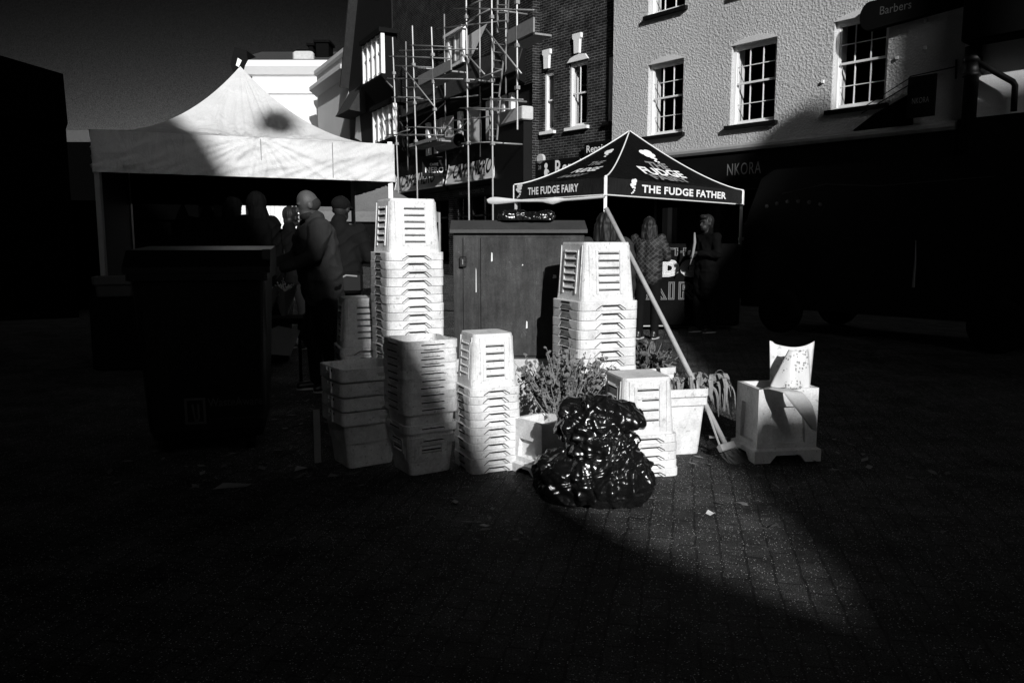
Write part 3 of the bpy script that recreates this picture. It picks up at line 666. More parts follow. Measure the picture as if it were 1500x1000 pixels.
q = MB().m(M['glass']); q.quad((-12.2, .11, .4), (-6.8, .11, .4), (-6.8, .11, 2.9), (-12.2, .11, 2.9)); q.quad((-5.9, .11, .4), (-2.4, .11, .4), (-2.4, .11, 2.9), (-5.9, .11, 2.9)); q.obj('shop_glass', b)
q = MB().m(M['brick_net']); q.tube([(-6.9, -.30, 4.95), (-5.0, -.30, 4.95)], [.24, .24], 18, False); q.m(M['slot']); q.tube([(-6.895, -.30, 4.95), (-5.01, -.30, 4.95)], [.215, .215], 18, False); q.obj('rolled_awning', b)
# hanging sign square to the front
hsg = empty('hanging_sign', FC.W(-6.6, -.65, 3.75), 0, 'small black square sign hanging out over the cafe with white block letters', 'hanging sign')
q = MB().m(M['fascia']); q.bbox(-.46, .46, -.03, .03, 0, .66, .012); hp = q.obj('sign_panel', hsg)
text('NERO', hp, M['letter'], (-.34, -.031, .14), (1, 0, 0), (0, 0, 1), .70, .21, offset=.03, spacing=1.08); text('CAFFÈ', hp, M['letter'], (-.16, -.031, .40), (1, 0, 0), (0, 0, 1), .32, .12, offset=.02)
q = MB().m(M['iron']); q.tube([(-.5, 0, .72), (.52, 0, .72)], .02, 8); q.tube([(-.3, 0, .66), (-.3, 0, .72)], .01, 6); q.tube([(.3, 0, .66), (.3, 0, .72)], .01, 6); q.obj('bracket', hsg)

# ------------------------------------------------------------------ gabled timber building beyond
b = empty('gabled_building', FC.W(0, 0), FC.rot, 'dark gabled building with white jettied oriel windows beyond the cafe', 'building')
mb = MB().m(M['timber']); mb.prism([(-20.1, 0), (-13.02, 0), (-13.02, 13.2), (-15.4, 18.5), (-18.0, 13.6), (-20.1, 9.6)], -.05, 8); mb.obj('wall', b)
q = MB().m(M['tile'])
q.prism([(-20.3, 9.3), (-20.15, 9.25), (-15.4, 18.6), (-15.4, 18.85)], -.5, 8.1); q.prism([(-15.4, 18.6), (-13.0, 13.3), (-12.9, 13.5), (-15.4, 18.85)], -.5, 8.1); q.obj('roof', b)
for (pa, pb, pz0, pz1, pxm) in ((534, 561, 116, 58, 547), (547, 577, 207, 160, 558)):
    x0, x1, z0, z1 = FC.L(pa, 100, -.7)[0], FC.L(pb, 100, -.7)[0], FC.L(pxm, pz0, -.7)[2], FC.L(pxm, pz1, -.7)[2]
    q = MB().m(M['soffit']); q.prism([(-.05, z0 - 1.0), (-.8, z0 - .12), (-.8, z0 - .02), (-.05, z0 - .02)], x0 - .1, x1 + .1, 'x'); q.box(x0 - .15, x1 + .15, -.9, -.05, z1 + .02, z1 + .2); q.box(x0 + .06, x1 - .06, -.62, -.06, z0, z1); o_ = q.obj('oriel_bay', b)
    q = MB().m(M['paint'])
    n = 4
    for i in range(n + 1): x = x0 + (x1 - x0) * i / n; q.box(x - .06, x + .06, -.79, -.625, z0, z1)
    q.box(x0 + .09, x1 - .09, -.74, -.63, z0, z0 + .12); q.box(x0 + .09, x1 - .09, -.74, -.63, z1 - .12, z1); q.box(x0 + .09, x1 - .09, -.73, -.64, z0 + (z1 - z0) * .55, z0 + (z1 - z0) * .55 + .07)
    q.obj('oriel_window', o_)
    q = MB().m(M['blind']); q.box(x0 + .1, x0 + (x1 - x0) * .72, -.66, -.64, z0 + .1, z1 - .1); q.obj('curtain', o_)
    q = MB().m(M['glass']); q.quad((x0, -.69, z0), (x1, -.69, z0), (x1, -.69, z1), (x0, -.69, z1)); q.obj('pane', o_)
q = MB().m(M['tile']); q.prism([(-.9, 7.7), (-.1, 9.0), (-.06, 9.0), (-.06, 7.6)], -19.8, -17.2, 'x'); q.obj('porch_roof', b)
q = MB().m(M['paint']); q.add([(-19.2, -.06, 6.6), (-18.0, -.06, 6.3), (-18.5, -.06, 9.0)], [(0, 1, 2)]); q.obj('gable_panel', b)

# grey stucco block with parapet
b = empty('parapet_building', FC.W(0, 0), FC.rot, 'pale grey stucco building with moulded parapet cornice, seen between gable and white hall', 'building')
mb = MB().m(M['grey_wall']); mb.box(-27.2, -20.4, 0, 8, 0, 11.3); mb.obj('wall', b)
q = MB().m(M['grey_wall']); q.prism([(-.02, 9.9), (-.45, 10.25), (-.45, 10.45), (-.02, 10.5)], -27.3, -20.2, 'x'); q.prism([(-.02, 11.1), (-.15, 11.2), (-.15, 11.4), (.3, 11.4), (.3, 11.302), (-.02, 11.302)], -27.25, -20.3, 'x'); q.obj('cornice', b)
q = MB().m(M['timber']); q.box(-27.0, -25.2, -.9, -.01, 0, 7.6); q.obj('lean_to', b)
fp = MB().m(M['paint']); fp.tube([(0, 0, 0), (0, 0, 7.5)], [.06, .04], 8); tag(fp.obj('flag_pole', loc=FC.W(-20.9, .5, 11.4)), 'thin white flagpole standing on the grey parapet roof', 'flagpole')

# white hall far behind the market
b = empty('white_hall', (-16.4, 52, 0), 0, 'sunlit white stucco hall with slate roof and chimneys beyond the white gazebo', 'building')
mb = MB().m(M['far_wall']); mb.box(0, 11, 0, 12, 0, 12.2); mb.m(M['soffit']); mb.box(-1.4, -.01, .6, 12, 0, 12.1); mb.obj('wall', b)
q = MB().m(M['paint']); q.prism([(-.02, 11.6), (-.18, 11.7), (-.5, 12.15), (-.5, 12.5), (0, 12.6), (0, 11.6)], -.4, 11.2, 'x'); q.prism([(-.02, 10.5), (-.12, 10.55), (-.12, 10.75), (-.02, 10.8)], 0, 11, 'x'); q.prism([(-.02, 6.8), (-.2, 6.9), (-.2, 7.1), (-.02, 7.2)], 0, 11, 'x'); q.obj('cornice', b)
q = MB().m(M['slate']); q.prism([(-.45, 12.52), (12, 12.52), (5.5, 14.35)], -1.0, 11.4, 'x'); q.obj('roof', b)
for k in range(12):
    q = MB().m(M['paint']); x = -1.2 + k * .62; q.lathe([(.2, 0), (.17, .3), (.15, 5.6), (.2, 5.9)], 10); o = q.obj('column', b, True); o.location = (x + .4, -.35, 0)
for x, w, h, z in ((2.6, 1.0, .75, 13.2), (3.3, .3, 1.15, 13.2), (3.75, .85, .95, 13.6)):
    q = MB().m(M['black']); q.bbox(x, x + w, 1.2, 2.6, z - .6, z + h - .6, .05); q.box(x - .1, x + w + .1, 1.1, 2.7, z + h - .6, z + h - .45); q.obj('chimney', b)
q = MB().m(M['concrete']); q.bbox(2.6, 3.9, -.1, .4, 12.55, 13.15, .1); q.obj('roof_lantern', b)
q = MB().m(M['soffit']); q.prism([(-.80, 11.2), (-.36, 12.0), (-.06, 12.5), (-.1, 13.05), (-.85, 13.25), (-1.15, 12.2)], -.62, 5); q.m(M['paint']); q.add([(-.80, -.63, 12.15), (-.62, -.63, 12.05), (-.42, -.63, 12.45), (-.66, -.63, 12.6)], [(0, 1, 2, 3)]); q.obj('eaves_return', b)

# low dark buildings on the left
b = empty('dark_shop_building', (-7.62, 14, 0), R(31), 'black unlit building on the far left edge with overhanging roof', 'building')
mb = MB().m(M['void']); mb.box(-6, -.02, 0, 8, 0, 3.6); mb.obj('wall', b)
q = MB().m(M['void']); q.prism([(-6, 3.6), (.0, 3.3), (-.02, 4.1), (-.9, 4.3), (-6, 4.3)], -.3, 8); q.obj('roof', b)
b = empty('dark_gap_block', (-8.6, 15.5, 0), R(12), 'black block added left of the white gazebo to darken the gap', 'market stall')  # added black block that darkens the gap beside the gazebo
mb = MB().m(M['void']); mb.bbox(-1.6, 1.9, 0, 1.6, 0, 1.75, .03); mb.obj('block_sides', b)
mb = MB().m(M['void']); mb.prism([(-.1, 1.752), (.8, 2.15), (1.7, 1.752)], -1.7, 2.0, 'x'); mb.obj('block_top', b)
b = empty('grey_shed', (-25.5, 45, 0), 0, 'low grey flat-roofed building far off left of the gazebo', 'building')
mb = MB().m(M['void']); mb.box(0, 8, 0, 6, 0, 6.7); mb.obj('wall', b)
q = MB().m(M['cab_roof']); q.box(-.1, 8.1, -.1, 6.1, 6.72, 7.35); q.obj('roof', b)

# two unseen houses behind the viewer, outlines shaped to block sun beside the gap
b = empty('shadow_gable_house', (0, -20, 0), 0, 'tall unseen gabled house behind the viewer, outline shaped as shadow blocker left of the gap', 'building')
mb = MB().m(M['brick2']); mb.prism([(-9, 0), (7.28, 0), (7.28, 11.0), (6.92, 11.25), (6.60, 11.75), (5.98, 12.7), (5.93, 13.5), (4.85, 15.9), (3.85, 17.5), (1.5, 21), (-1, 24.5), (-9, 14)], -6, 0); mb.obj('wall', b)
q = MB().m(M['paint'])
for x in (-4, 0): q.box(x, x + 1.2, .01, .04, 4, 6)
q.obj('window', b)
b = empty('broad_shadow_gable_house', (0, -20, 0), 0, 'broad unseen gabled house behind the viewer, outline shaped as shadow blocker right of the gap', 'building')
mb = MB().m(M['brick2']); mb.prism([(7.30, 0), (30, 0), (30, 12), (18.2, 21.2), (17.3, 22.0), (16.75, 22.75), (16.3, 22.65), (15.4, 21.5), (12.4, 17.5), (8.62, 12.34), (8.10, 12.30), (7.85, 11.5), (7.30, 11.02)], -6, 0); mb.obj('wall', b)
q = MB().m(M['brick2']); q.box(17.58, 17.98, -.5, -.1, 20.5, 27); q.obj('chimney', b)  # added unseen stack that shades a strip of the white wall

sl = empty('spot_shadow_caster', (5.05, -19.6, 17.1), 0, 'round body added on a wire behind the viewer to cast a spot shadow', 'shadow caster')  # added and unseen: casts a round spot of shade on the white canopy
mb = MB().m(M['black']); mb.lathe([(.05, .55), (.2, .45), (.27, .25), (.24, .05), (.1, 0)], 16); mb.obj('caster_body', sl, True)
mb = MB().m(M['black']); mb.tube([(-1.5, -.38, .9), (0, 0, .56), (11.2, -.38, 5.4)], .006, 5); mb.obj('caster_wire', sl)

# ------------------------------------------------------------------ scaffolding
scf = empty('scaffolding', FC.W(-6, -1.3), FC.rot, 'galvanised tube scaffolding with braces and boards against the cafe front', 'scaffolding')
OX = -6.0
def sp(px, py, off=-1.3):
    p = FC.L(px, py, off); return (p[0] - OX, off + 1.3, p[2])
def stube(nm, a, c, off=-1.3, r=.023, off2=None):
    q = MB().m(M['steel']); q.tube([sp(*a, off), sp(*c, off if off2 is None else off2)], r, 8); return q.obj(nm, scf, True)
for x1, y1, x2, y2 in ((575, 55, 583, 262), (604, 38, 611, 262), (632, 40, 638, 200), (682, -70, 687, 300), (720, -70, 722, 300), (757, -60, 758, 190)):
    a, c = sp(x1, y1), sp(x2, y2); q = MB().m(M['steel'])
    base = 0.0 if y2 > 250 else c[2]
    q.tube([a, ((a[0] + c[0]) / 2, 0, (a[2] + c[2]) / 2), (c[0], 0, c[2]), (c[0], 0, base)] if base == 0 else [a, c], .029, 8)
    q.m(M['steel'])
    for t in (.25, .5, .75):
        p = Vector(a).lerp(Vector(c), t); q.box(p.x - .06, p.x + .06, -.06, .06, p.z - .05, p.z + .05)
    q.obj('scaffold_pole', scf)
for x1, y1, x2, y2 in ((567, 115, 678, 116), (570, 82, 660, 86), (600, 66, 662, 69), (580, 96, 632, 99), (665, 12, 782, 15), (707, 145, 766, 146), (674, 158, 746, 160), (594, 186, 657, 188), (566, 197, 650, 198), (574, 142, 616, 143), (682, 160, 712, 161), (676, 210, 722, 208)):
    stube('scaffold_ledger', (x1, y1), (x2, y2))
for x1, y1, x2, y2 in ((590, 98, 636, 156), (712, 43, 764, 108), (683, 32, 717, 14), (685, 122, 735, 102), (684, 80, 710, 109), (566, 119, 575, 128), (684, 10, 706, 0), (583, 195, 600, 190), (650, 195, 664, 172)):
    stube('scaffold_brace', (x1, y1), (x2, y2), -1.36)
for px, y1, y2 in ((596, 60, 250), (652, 20, 250), (703, -60, 230), (741, -60, 180)):
    p = FC.L(px, (y1 + y2) / 2, -.35); q = MB().m(M['steel']); q.tube([(p[0] - OX, .95, FC.L(px, y2, -.35)[2]), (p[0] - OX, .95, FC.L(px, y1, -.35)[2])], .026, 8); q.obj('scaffold_pole', scf, True)
for x1, y1, x2, y2 in ((585, 74, 700, 72), (590, 150, 700, 140), (640, 42, 745, 30), (650, 178, 745, 168), (590, 128, 640, 128)):
    stube('scaffold_ledger', (x1, y1), (x2, y2), -.35)
for x1, y1, x2, y2 in ((596, 200, 652, 150), (652, 60, 703, 20), (569, 150, 590, 185), (586, 170, 575, 205), (664, 200, 690, 172)):
    stube('scaffold_brace', (x1, y1), (x2, y2), -.45, .02)
for px, py in ((611, 99), (611, 115), (611, 186), (683, 116), (683, 158), (722, 145), (722, 209), (640, 188), (580, 197), (722, 14), (583, 142)):
    a = sp(px, py); q = MB().m(M['steel']); q.tube([a, (a[0], 1.15, a[2])], .028, 8); q.obj('scaffold_transom', scf, True)
for (x1, y1, x2, y2, h) in ((613, 103, 661, 112, .34), (744, 41, 782, 51, .38), (600, 204, 640, 212, .12)):
    a, c = sp(x1, y1), sp(x2, y2); q = MB().m(M['board']); z = (a[2] + c[2]) / 2
    q.box(a[0], c[0], -.02, .03, z - h / 2, z + h / 2); q.box(a[0], c[0], .035, .55, z - h / 2 - .06, z - h / 2 - .01); q.obj('scaffold_board', scf)
def ladder(pts, label, rungs):
    la, lb, ra, rb = [Vector(sp(*p, -1.15)) for p in pts]
    o = empty('ladder', FC.W(OX, -1.3), FC.rot, label, 'ladder', 'ladders tied to the scaffolding')
    for a, c in ((la, lb), (ra, rb)):
        q = MB().m(M['steel']); q.tube([a, c], .028, 6); q.obj('rail', o)
    for i in range(rungs):
        t = (i + .5) / rungs; q = MB().m(M['steel']); q.tube([la.lerp(lb, t), ra.lerp(rb, t)], .018, 6); q.obj('rung', o)
ladder([(724, 58), (721, 142), (741, 60), (731, 142)], 'lower aluminium ladder between the two tallest scaffold poles', 7)
ladder([(729, -10), (729, 48), (746, -10), (743, 48)], 'upper aluminium ladder near the top of the scaffolding', 5)
ladder([(719, 142), (717, 205), (733, 142), (728, 205)], 'bottom aluminium ladder in front of the white bay posts', 6)

# ------------------------------------------------------------------ gazebos
def canopy_surface(mb, corners, apex, power, n=14, k=12, sag=0.0, seed=0, fold=0.0):
    for e in range(4):
        A, B = Vector(corners[e]), Vector(corners[(e + 1) % 4]); rows = []
        for j in range(k + 1):
            s = j / k; row = []
            for i in range(n + 1):
                u = i / n; E = A.lerp(B, u); p = E.lerp(Vector(apex), s)
                mid = math.sin(math.pi * u)
                z = E.z + (apex[2] - E.z) * (s ** power)
                wob = sag * mid * math.sin(math.pi * min(1, s * 1.0)) 
                nz = mnoise.noise(Vector((p.x * 3 + seed, p.y * 3, s * 2))) * .018 * mid * (1 - s)
                f = 0.0
                if fold:                                  # creases fanning out from the middle of each eave
                    a = math.atan2(s * 1.1 + .02, (u - .5) * 2); rad = math.hypot(s, (u - .5) * 1.6)
                    f = fold * ((1 - abs(mnoise.noise(Vector((a * 4.2 + seed + e * 7, rad * 1.3, 2)))) * 2) ** 3 + .5 * (1 - abs(mnoise.noise(Vector((a * 8.5 + seed, rad * 2.2, 5 + e)))) * 2) ** 3) * max(0, 1 - s * 1.02) ** .6 * min(1, rad * 3 + .1) * (min(1, 5 * u, 5 * (1 - u)) ** 1.5 if j > 0 else 0)
                row.append((p.x, p.y, z - wob + nz + f))
            rows.append(row)
        mb.loft(rows, closed=False)

def valance(mb, A, B, h, n=40, amp=.012, seed=0, fold=0.0):
    A, B = Vector(A), Vector(B); d = (B - A).normalized(); nn = Vector((d.y, -d.x, 0)); rows = []
    nj = 24 if fold else 6
    for j in range(nj + 1):
        t = j / nj; row = []
        for i in range(n + 1):
            u = i / n; p = A.lerp(B, u); w = mnoise.noise(Vector((u * 14 + seed, t * 2.5, seed))) * amp * (1.0 if 0 < i < n else 0) + mnoise.noise(Vector((u * 40 + seed, t * 1.2 + u * 7, seed + 5))) * amp * .45 * (1 if 0 < i < n else 0)
            w += .02 * t * math.sin(math.pi * u)
            if fold and 0 < i < n:
                a = math.atan2(t * .5 + .02, (u - .53) * 3.3); rad = math.hypot(t * .5, (u - .53) * 3.3)
                w += fold * ((1 - abs(mnoise.noise(Vector((a * 5 + seed, rad * .9, 1)))) * 2) ** 3 * (.25 + .75 * math.exp(-rad)) + .55 * (1 - abs(mnoise.noise(Vector((u * 16 + t * 4.5, t * 1.4, 8 + seed)))) * 2) ** 4 * (.3 + t))
            row.append(tuple(p + nn * w + Vector((0, 0, -h * t))))
        rows.append(row)
    mb.loft(rows, closed=False)

# white market gazebo
A_, B_ = Vector((-4.63, 8.96, 2.56)), Vector((-1.46, 10.1, 2.53)); u_ = (B_ - A_).normalized(); v_ = Vector((-u_.y, u_.x, 0)); Dp = 3.2
C_, D_ = B_ + v_ * Dp, A_ + v_ * Dp; ap = (A_ + C_) / 2 + Vector((-.05, 0, 0)); ap.z = 3.66
gz = empty('market_gazebo', ((A_ + C_) / 2).to_2d().to_3d(), 0, 'large white canvas market gazebo with creased valance and peaked roof', 'gazebo')
O = Vector(gz.location)
mb = MB().m(M['canvas']); canopy_surface(mb, [A_ - O, B_ - O, C_ - O, D_ - O], ap - O, 2.0, 72, 44, .03, 1, .060); mb.obj('canopy', gz, True)
M['seam'] = mat('seam_tape', .22, .8, .1)
for k, (p, q_) in enumerate(((A_, B_), (B_, C_), (C_, D_), (D_, A_))):
    mb = MB().m(M['canvas']); valance(mb, p - O, q_ - O, .46, 150, .018, k * 9.1, .042); vo = mb.obj('valance', gz, True)
    if k == 0:
        mb = MB().m(M['seam'])
        for u in (.53, .775):
            c = (A_ - O).lerp(B_ - O, u) + Vector((u_.y, -u_.x, 0)) * .03; mb.tube([c + Vector((0, 0, -.02)), c + Vector((0, 0, -.45))], .005, 5)
        mb.obj('valance_seam', vo)
for c in (A_, B_, C_, D_):
    mb = MB().m(M['paint'] if c is B_ else M['steel']); p = c - O + (O.to_2d().to_3d() - c.to_2d().to_3d()).normalized() * .06
    mb.box(p.x - .028, p.x + .028, p.y - .028, p.y + .028, 0, 2.56); mb.obj('leg', gz)
mb = MB().m(M['black'])
for p, q_ in ((A_, B_), (B_, C_), (C_, D_), (D_, A_)):
    a, c = p - O, q_ - O; a = a * .96; c = c * .96; a.z = c.z = 2.45
    mb.tube([a, c], .02, 6)
for t in (.25, .5, .75):
    for p, q_ in ((A_, D_), (B_, C_)):
        a = (p - O).lerp(q_ - O, t)
mb.obj('frame', gz)
mb = MB().m(M['black']); a, c = D_ - O, C_ - O; a.z = c.z = 2.56
mb.quad(tuple(a * .97 + Vector((0, 0, -.6))), tuple(c * .97 + Vector((0, 0, -.6))), (c.x * .97, c.y * .97, 2.5), (a.x * .97, a.y * .97, 2.5)); mb.obj('back_curtain', gz)
mb = MB().m(M['black']); a, c = A_ - O, D_ - O
mb.quad((a.x * .97, a.y * .97, .1), (c.x * .97, c.y * .97, .1), (c.x * .97, c.y * .97, 2.5), (a.x * .97, a.y * .97, 2.5)); mb.obj('side_curtain', gz)

# black fudge gazebo
N_, R_ = Vector((1.17, 10.2, 2.14)), Vector((3.72, 13.0, 2.14)); L_ = Vector((.03, 11.7, 2.14)); K_ = L_ + (R_ - N_); apx = Vector((1.77, 12.3, 2.98))
gz = empty('fudge_gazebo', ((L_ + R_) / 2).to_2d().to_3d(), 0, 'black branded pop-up gazebo with white edging and white lettering', 'gazebo')
O = Vector(gz.location)
mb = MB().m(M['black_canvas']); canopy_surface(mb, [N_ - O, R_ - O, K_ - O, L_ - O], apx - O, 1.4, 12, 14, .02, 4); can = mb.obj('canopy', gz, True)
mb = MB().m(M['trim'])
for c in (N_, R_, L_):
    pts = []
    for j in range(15):
        s = j / 14; p = (c - O).lerp(apx - O, s); p.z = c.z + (apx.z - c.z) * s ** 1.4 + .008; pts.append(p)
    mb.tube(pts, .010, 6)
mb.obj('edging', can, True)
def fudge_valance(A, B, seed, txt, x0, w):
    mb = MB().m(M['grey_valance']); valance(mb, A - O, B - O, .22, 30, .006, seed); v = mb.obj('valance', gz, True)
    d = (B - A).normalized(); nn = Vector((d.y, -d.x, 0)) * .028
    mb = MB().m(M['trim']); mb.tube([A - O + nn * .5 + Vector((0, 0, -.22)), (A + B) / 2 - O + nn * 1.1 + Vector((0, 0, -.22)), B - O + nn * .5 + Vector((0, 0, -.22))], .009, 6); mb.tube([A - O + nn * .3 + Vector((0, 0, 0)), A - O + nn * .3 + Vector((0, 0, -.22))], .009, 6); mb.tube([B - O + nn * .3, B - O + nn * .3 + Vector((0, 0, -.22))], .006, 6); mb.obj('edging', v)
    text(txt, v, M['letter'], A - O + d * x0 + nn + Vector((0, 0, -.16)), d, (0, 0, 1), w, .105, offset=.03, spacing=1.06)
    q = MB().m(M['letter']); base = A - O + d * (x0 - .30) + nn + Vector((0, 0, -.19))     # puffed emblem: a cloud-like head on a small winged body
    for cx, cz, rr in ((.09, .165, .030), (.135, .175, .028), (.12, .135, .026), (.055, .12, .022), (.085, .095, .020), (.125, .085, .016), (.115, .05, .014), (.09, .025, .013), (.06, .01, .010)):
        q.add([tuple(base + d * (cx + rr * 1.5 * math.cos(k * .524)) + Vector((0, 0, cz + rr * math.sin(k * .524))) + nn.normalized() * (.001 + cx * .01)) for k in range(12)], [tuple(range(12))])
    q.obj('emblem', v)
    return v
fudge_valance(N_, R_, 3, 'THE FUDGE FATHER', .80, 2.35)
fudge_valance(L_, N_, 7, 'THE FUDGE FAIRY', .36, 1.06)
for a_, b_ in ((R_, K_), (K_, L_)):
    mb = MB().m(M['grey_valance']); valance(mb, a_ - O, b_ - O, .22, 20, .006, 2); mb.obj('valance', gz, True)
def roof_text(A, B, rows, su, emb):
    mid = (A + B) / 2 - O; d = (B - A).normalized(); up = (apx - O - mid)
    def on(u, s):
        E = (A - O).lerp(B - O, u); p = E.lerp(apx - O, s); p.z = A.z + (apx.z - A.z) * s ** 1.4 - .02 * math.sin(math.pi * u) * math.sin(math.pi * s); return p
    nrm = d.cross(up).normalized()
    if nrm.z < 0: nrm = -nrm
    for txt, u, s, w, h, m_ in rows:
        p = on(u, s); yd = (on(u, s + .08) - p).normalized(); zd = d.cross(yd)
        text(txt, can, m_, p + zd * .022, d, yd, w, h, offset=.035)
    q = MB().m(M['letter']); p0 = on(emb[0], emb[1]); yd = (on(emb[0], emb[1] + .08) - p0).normalized(); zd = d.cross(yd)
    for i, (cx, cz, rr) in enumerate(((.0, .13, .055), (.08, .15, .055), (.04, .08, .05), (.12, .09, .045), (.09, .03, .03), (.13, .0, .025), (.11, -.05, .02), (.15, -.07, .016))):
        q.add([tuple(p0 + d * (cx * emb[2] + rr * 1.3 * emb[2] * math.cos(k * .524)) + yd * (cz + rr * math.sin(k * .524)) + zd * (.02 + i * .001)) for k in range(12)], [tuple(range(12))])
    q.obj('emblem', can)
roof_text(N_, R_, [('FAIRY', .34, .12, 1.0, .17, M['letter_grey']), ('FUDGE', .28, .26, 1.15, .20, M['letter']), ('THE', .38, .42, .56, .15, M['letter_grey'])], 1, (.44, .60, 1.6))
roof_text(L_, N_, [('FAIRY', .36, .14, .50, .16, M['letter_grey']), ('FUDGE', .38, .28, .50, .19, M['letter']), ('THE', .44, .43, .28, .15, M['letter_grey'])], 1, (.50, .62, .7))
for c, nm in ((N_, 'leg'), (R_, 'leg'), (L_, 'leg'), (K_, 'leg')):
    mb = MB().m(M['paint'] if c in (N_, R_) else M['steel']); p = c - O; p = p * .985
    mb.box(p.x - .02, p.x + .02, p.y - .02, p.y + .02, 0, 2.15)
    if c is R_:
        for z in (.35, .75, 1.0, 1.35): mb.box(p.x - .028, p.x + .06, p.y - .03, p.y + .028, z, z + .05)
    mb.obj(nm, gz)
# back sheet of the stall with the big name
bk = MB().m(M['black_canvas']); a, c = K_ - O, R_ - O
bk.quad((L_.x - O.x + .1, L_.y - O.y + .3, .05), (K_.x - O.x, K_.y - O.y, .05), (K_.x - O.x, K_.y - O.y, 2.0), (L_.x - O.x + .1, L_.y - O.y + .3, 2.0)); bk.obj('back_sheet', gz)
ct = empty('stall_counter', (2.05, 12.0, 0), R(6), 'black cloth covered fudge counter with large outlined letters on its front', 'counter')
mb = MB().m(M['black_canvas']); mb.bbox(-1.0, 1.45, 0, .5, 0.05, 1.30, .03); cf = mb.obj('counter_cloth', ct)
text('THE', cf, M['letter_grey'], (.22, -.004, 1.12), (1, 0, 0), (0, 0, 1), .5, .12, offset=.0, rings=[.0, .03], outline=.012)
text('FUDGE', cf, M['letter'], (-.34, -.004, .80), (1, 0, 0), (0, 0, 1), 1.36, .27, rings=[-.02, .035, .09], outline=.020, spacing=1.3)
text('FAIRY', cf, M['letter_grey'], (-.27, -.004, .46), (1, 0, 0), (0, 0, 1), 1.35, .27, rings=[.0, .05], outline=.014, spacing=1.25)
mb = MB().m(M['letter_dim']); mb.box(-.3, .3, -.03, -.005, .06, .075); mb.obj('hem', cf)
# white cloth sagging from the near corner to a pole on the left
bt = MB().m(M['trim']); rows = []
for i in range(25):
    t = i / 24; p = Vector((1.15, 10.16, 1.90)).lerp(Vector((-.36, 11.55, 1.925)), t); wd = .035 + .05 * max(0, 1 - abs(t - .42) / .09) + .07 * max(0, (t - .72) / .28) * (1 - max(0, t - .95) * 10)
    p.z += -.03 * math.sin(math.pi * t)
    rows.append([tuple(p + Vector((.02, -.05, -wd * .7))), tuple(p + Vector((0, -.07, 0))), tuple(p + Vector((.05, .06, wd * .5)))])
bt.loft(rows, closed=False); tag(bt.obj('furled_side_sheet', smooth=True), 'white furled cloth strip hanging below the left edge of the black gazebo', 'cloth')
# pale doorway panel seen between gazebo pole and shopper
dp = MB().m(M['paint']); dp.bbox(0, .20, 0, .05, 0, 2.0, .01); dp.m(M['steel']); dp.box(-.30, -.24, .0, .05, 0, 2.0); dp.box(-.12, -.08, 0, .05, 0, 2.0)
tag(dp.obj('side_panel', loc=(2.10, 14.6, 0)), 'narrow white upright panel standing inside the black gazebo', 'panel')

# small grey canopy further up the street
gz = empty('grey_stall', (-3.1, 17.2, 0), R(20), 'plain grey market stall canopy behind the capped man', 'market stall')
cs = [Vector((-1.3, -1.1, 1.92)), Vector((1.3, -1.1, 1.92)), Vector((1.3, 1.1, 1.92)), Vector((-1.3, 1.1, 1.92))]
mb = MB().m(M['grey_canvas']); canopy_surface(mb, cs, Vector((0, 0, 2.75)), 1.15, 8, 8, .02, 8)
for i in range(4): valance(mb, cs[i], cs[(i + 1) % 4], .2, 12, .01, i)
mb.obj('canopy', gz, True)
for c in cs: mb = MB().m(M['steel']); mb.box(c.x - .02, c.x + .02, c.y - .02, c.y + .02, 0, 1.92); mb.obj('leg', gz)

# ------------------------------------------------------------------ crates
def rrect(w, d, r, notch=0, k=4):
    """points round a rounded rectangle, counter-clockwise from the front left; returns (x, y, side, s)"""
    out = []; hw, hd = w / 2, d / 2
    def side(ax, ay, bx, by, sd):
        L = math.hypot(bx - ax, by - ay); ss = [0, .5 * L]
        ts = sorted({0.0, .22, .34, .66, .78, 1.0})
        for t in ts: out.append((ax + (bx - ax) * t, ay + (by - ay) * t, sd, t))
    def corner(cx, cy, a0):
        for i in range(1, k): a = a0 + math.pi / 2 * i / k; out.append((cx + r * math.cos(a), cy + r * math.sin(a), -1, 0))
    side(-hw + r, -hd, hw - r, -hd, 0); corner(hw - r, -hd + r, -math.pi / 2)
    side(hw, -hd + r, hw, hd - r, 1); corner(hw - r, hd - r, 0)
    side(hw - r, hd, -hw + r, hd, 2); corner(-hw + r, hd - r, math.pi / 2)
    side(-hw, hd - r, -hw, -hd + r, 3); corner(-hw + r, -hd + r, math.pi)
    return out

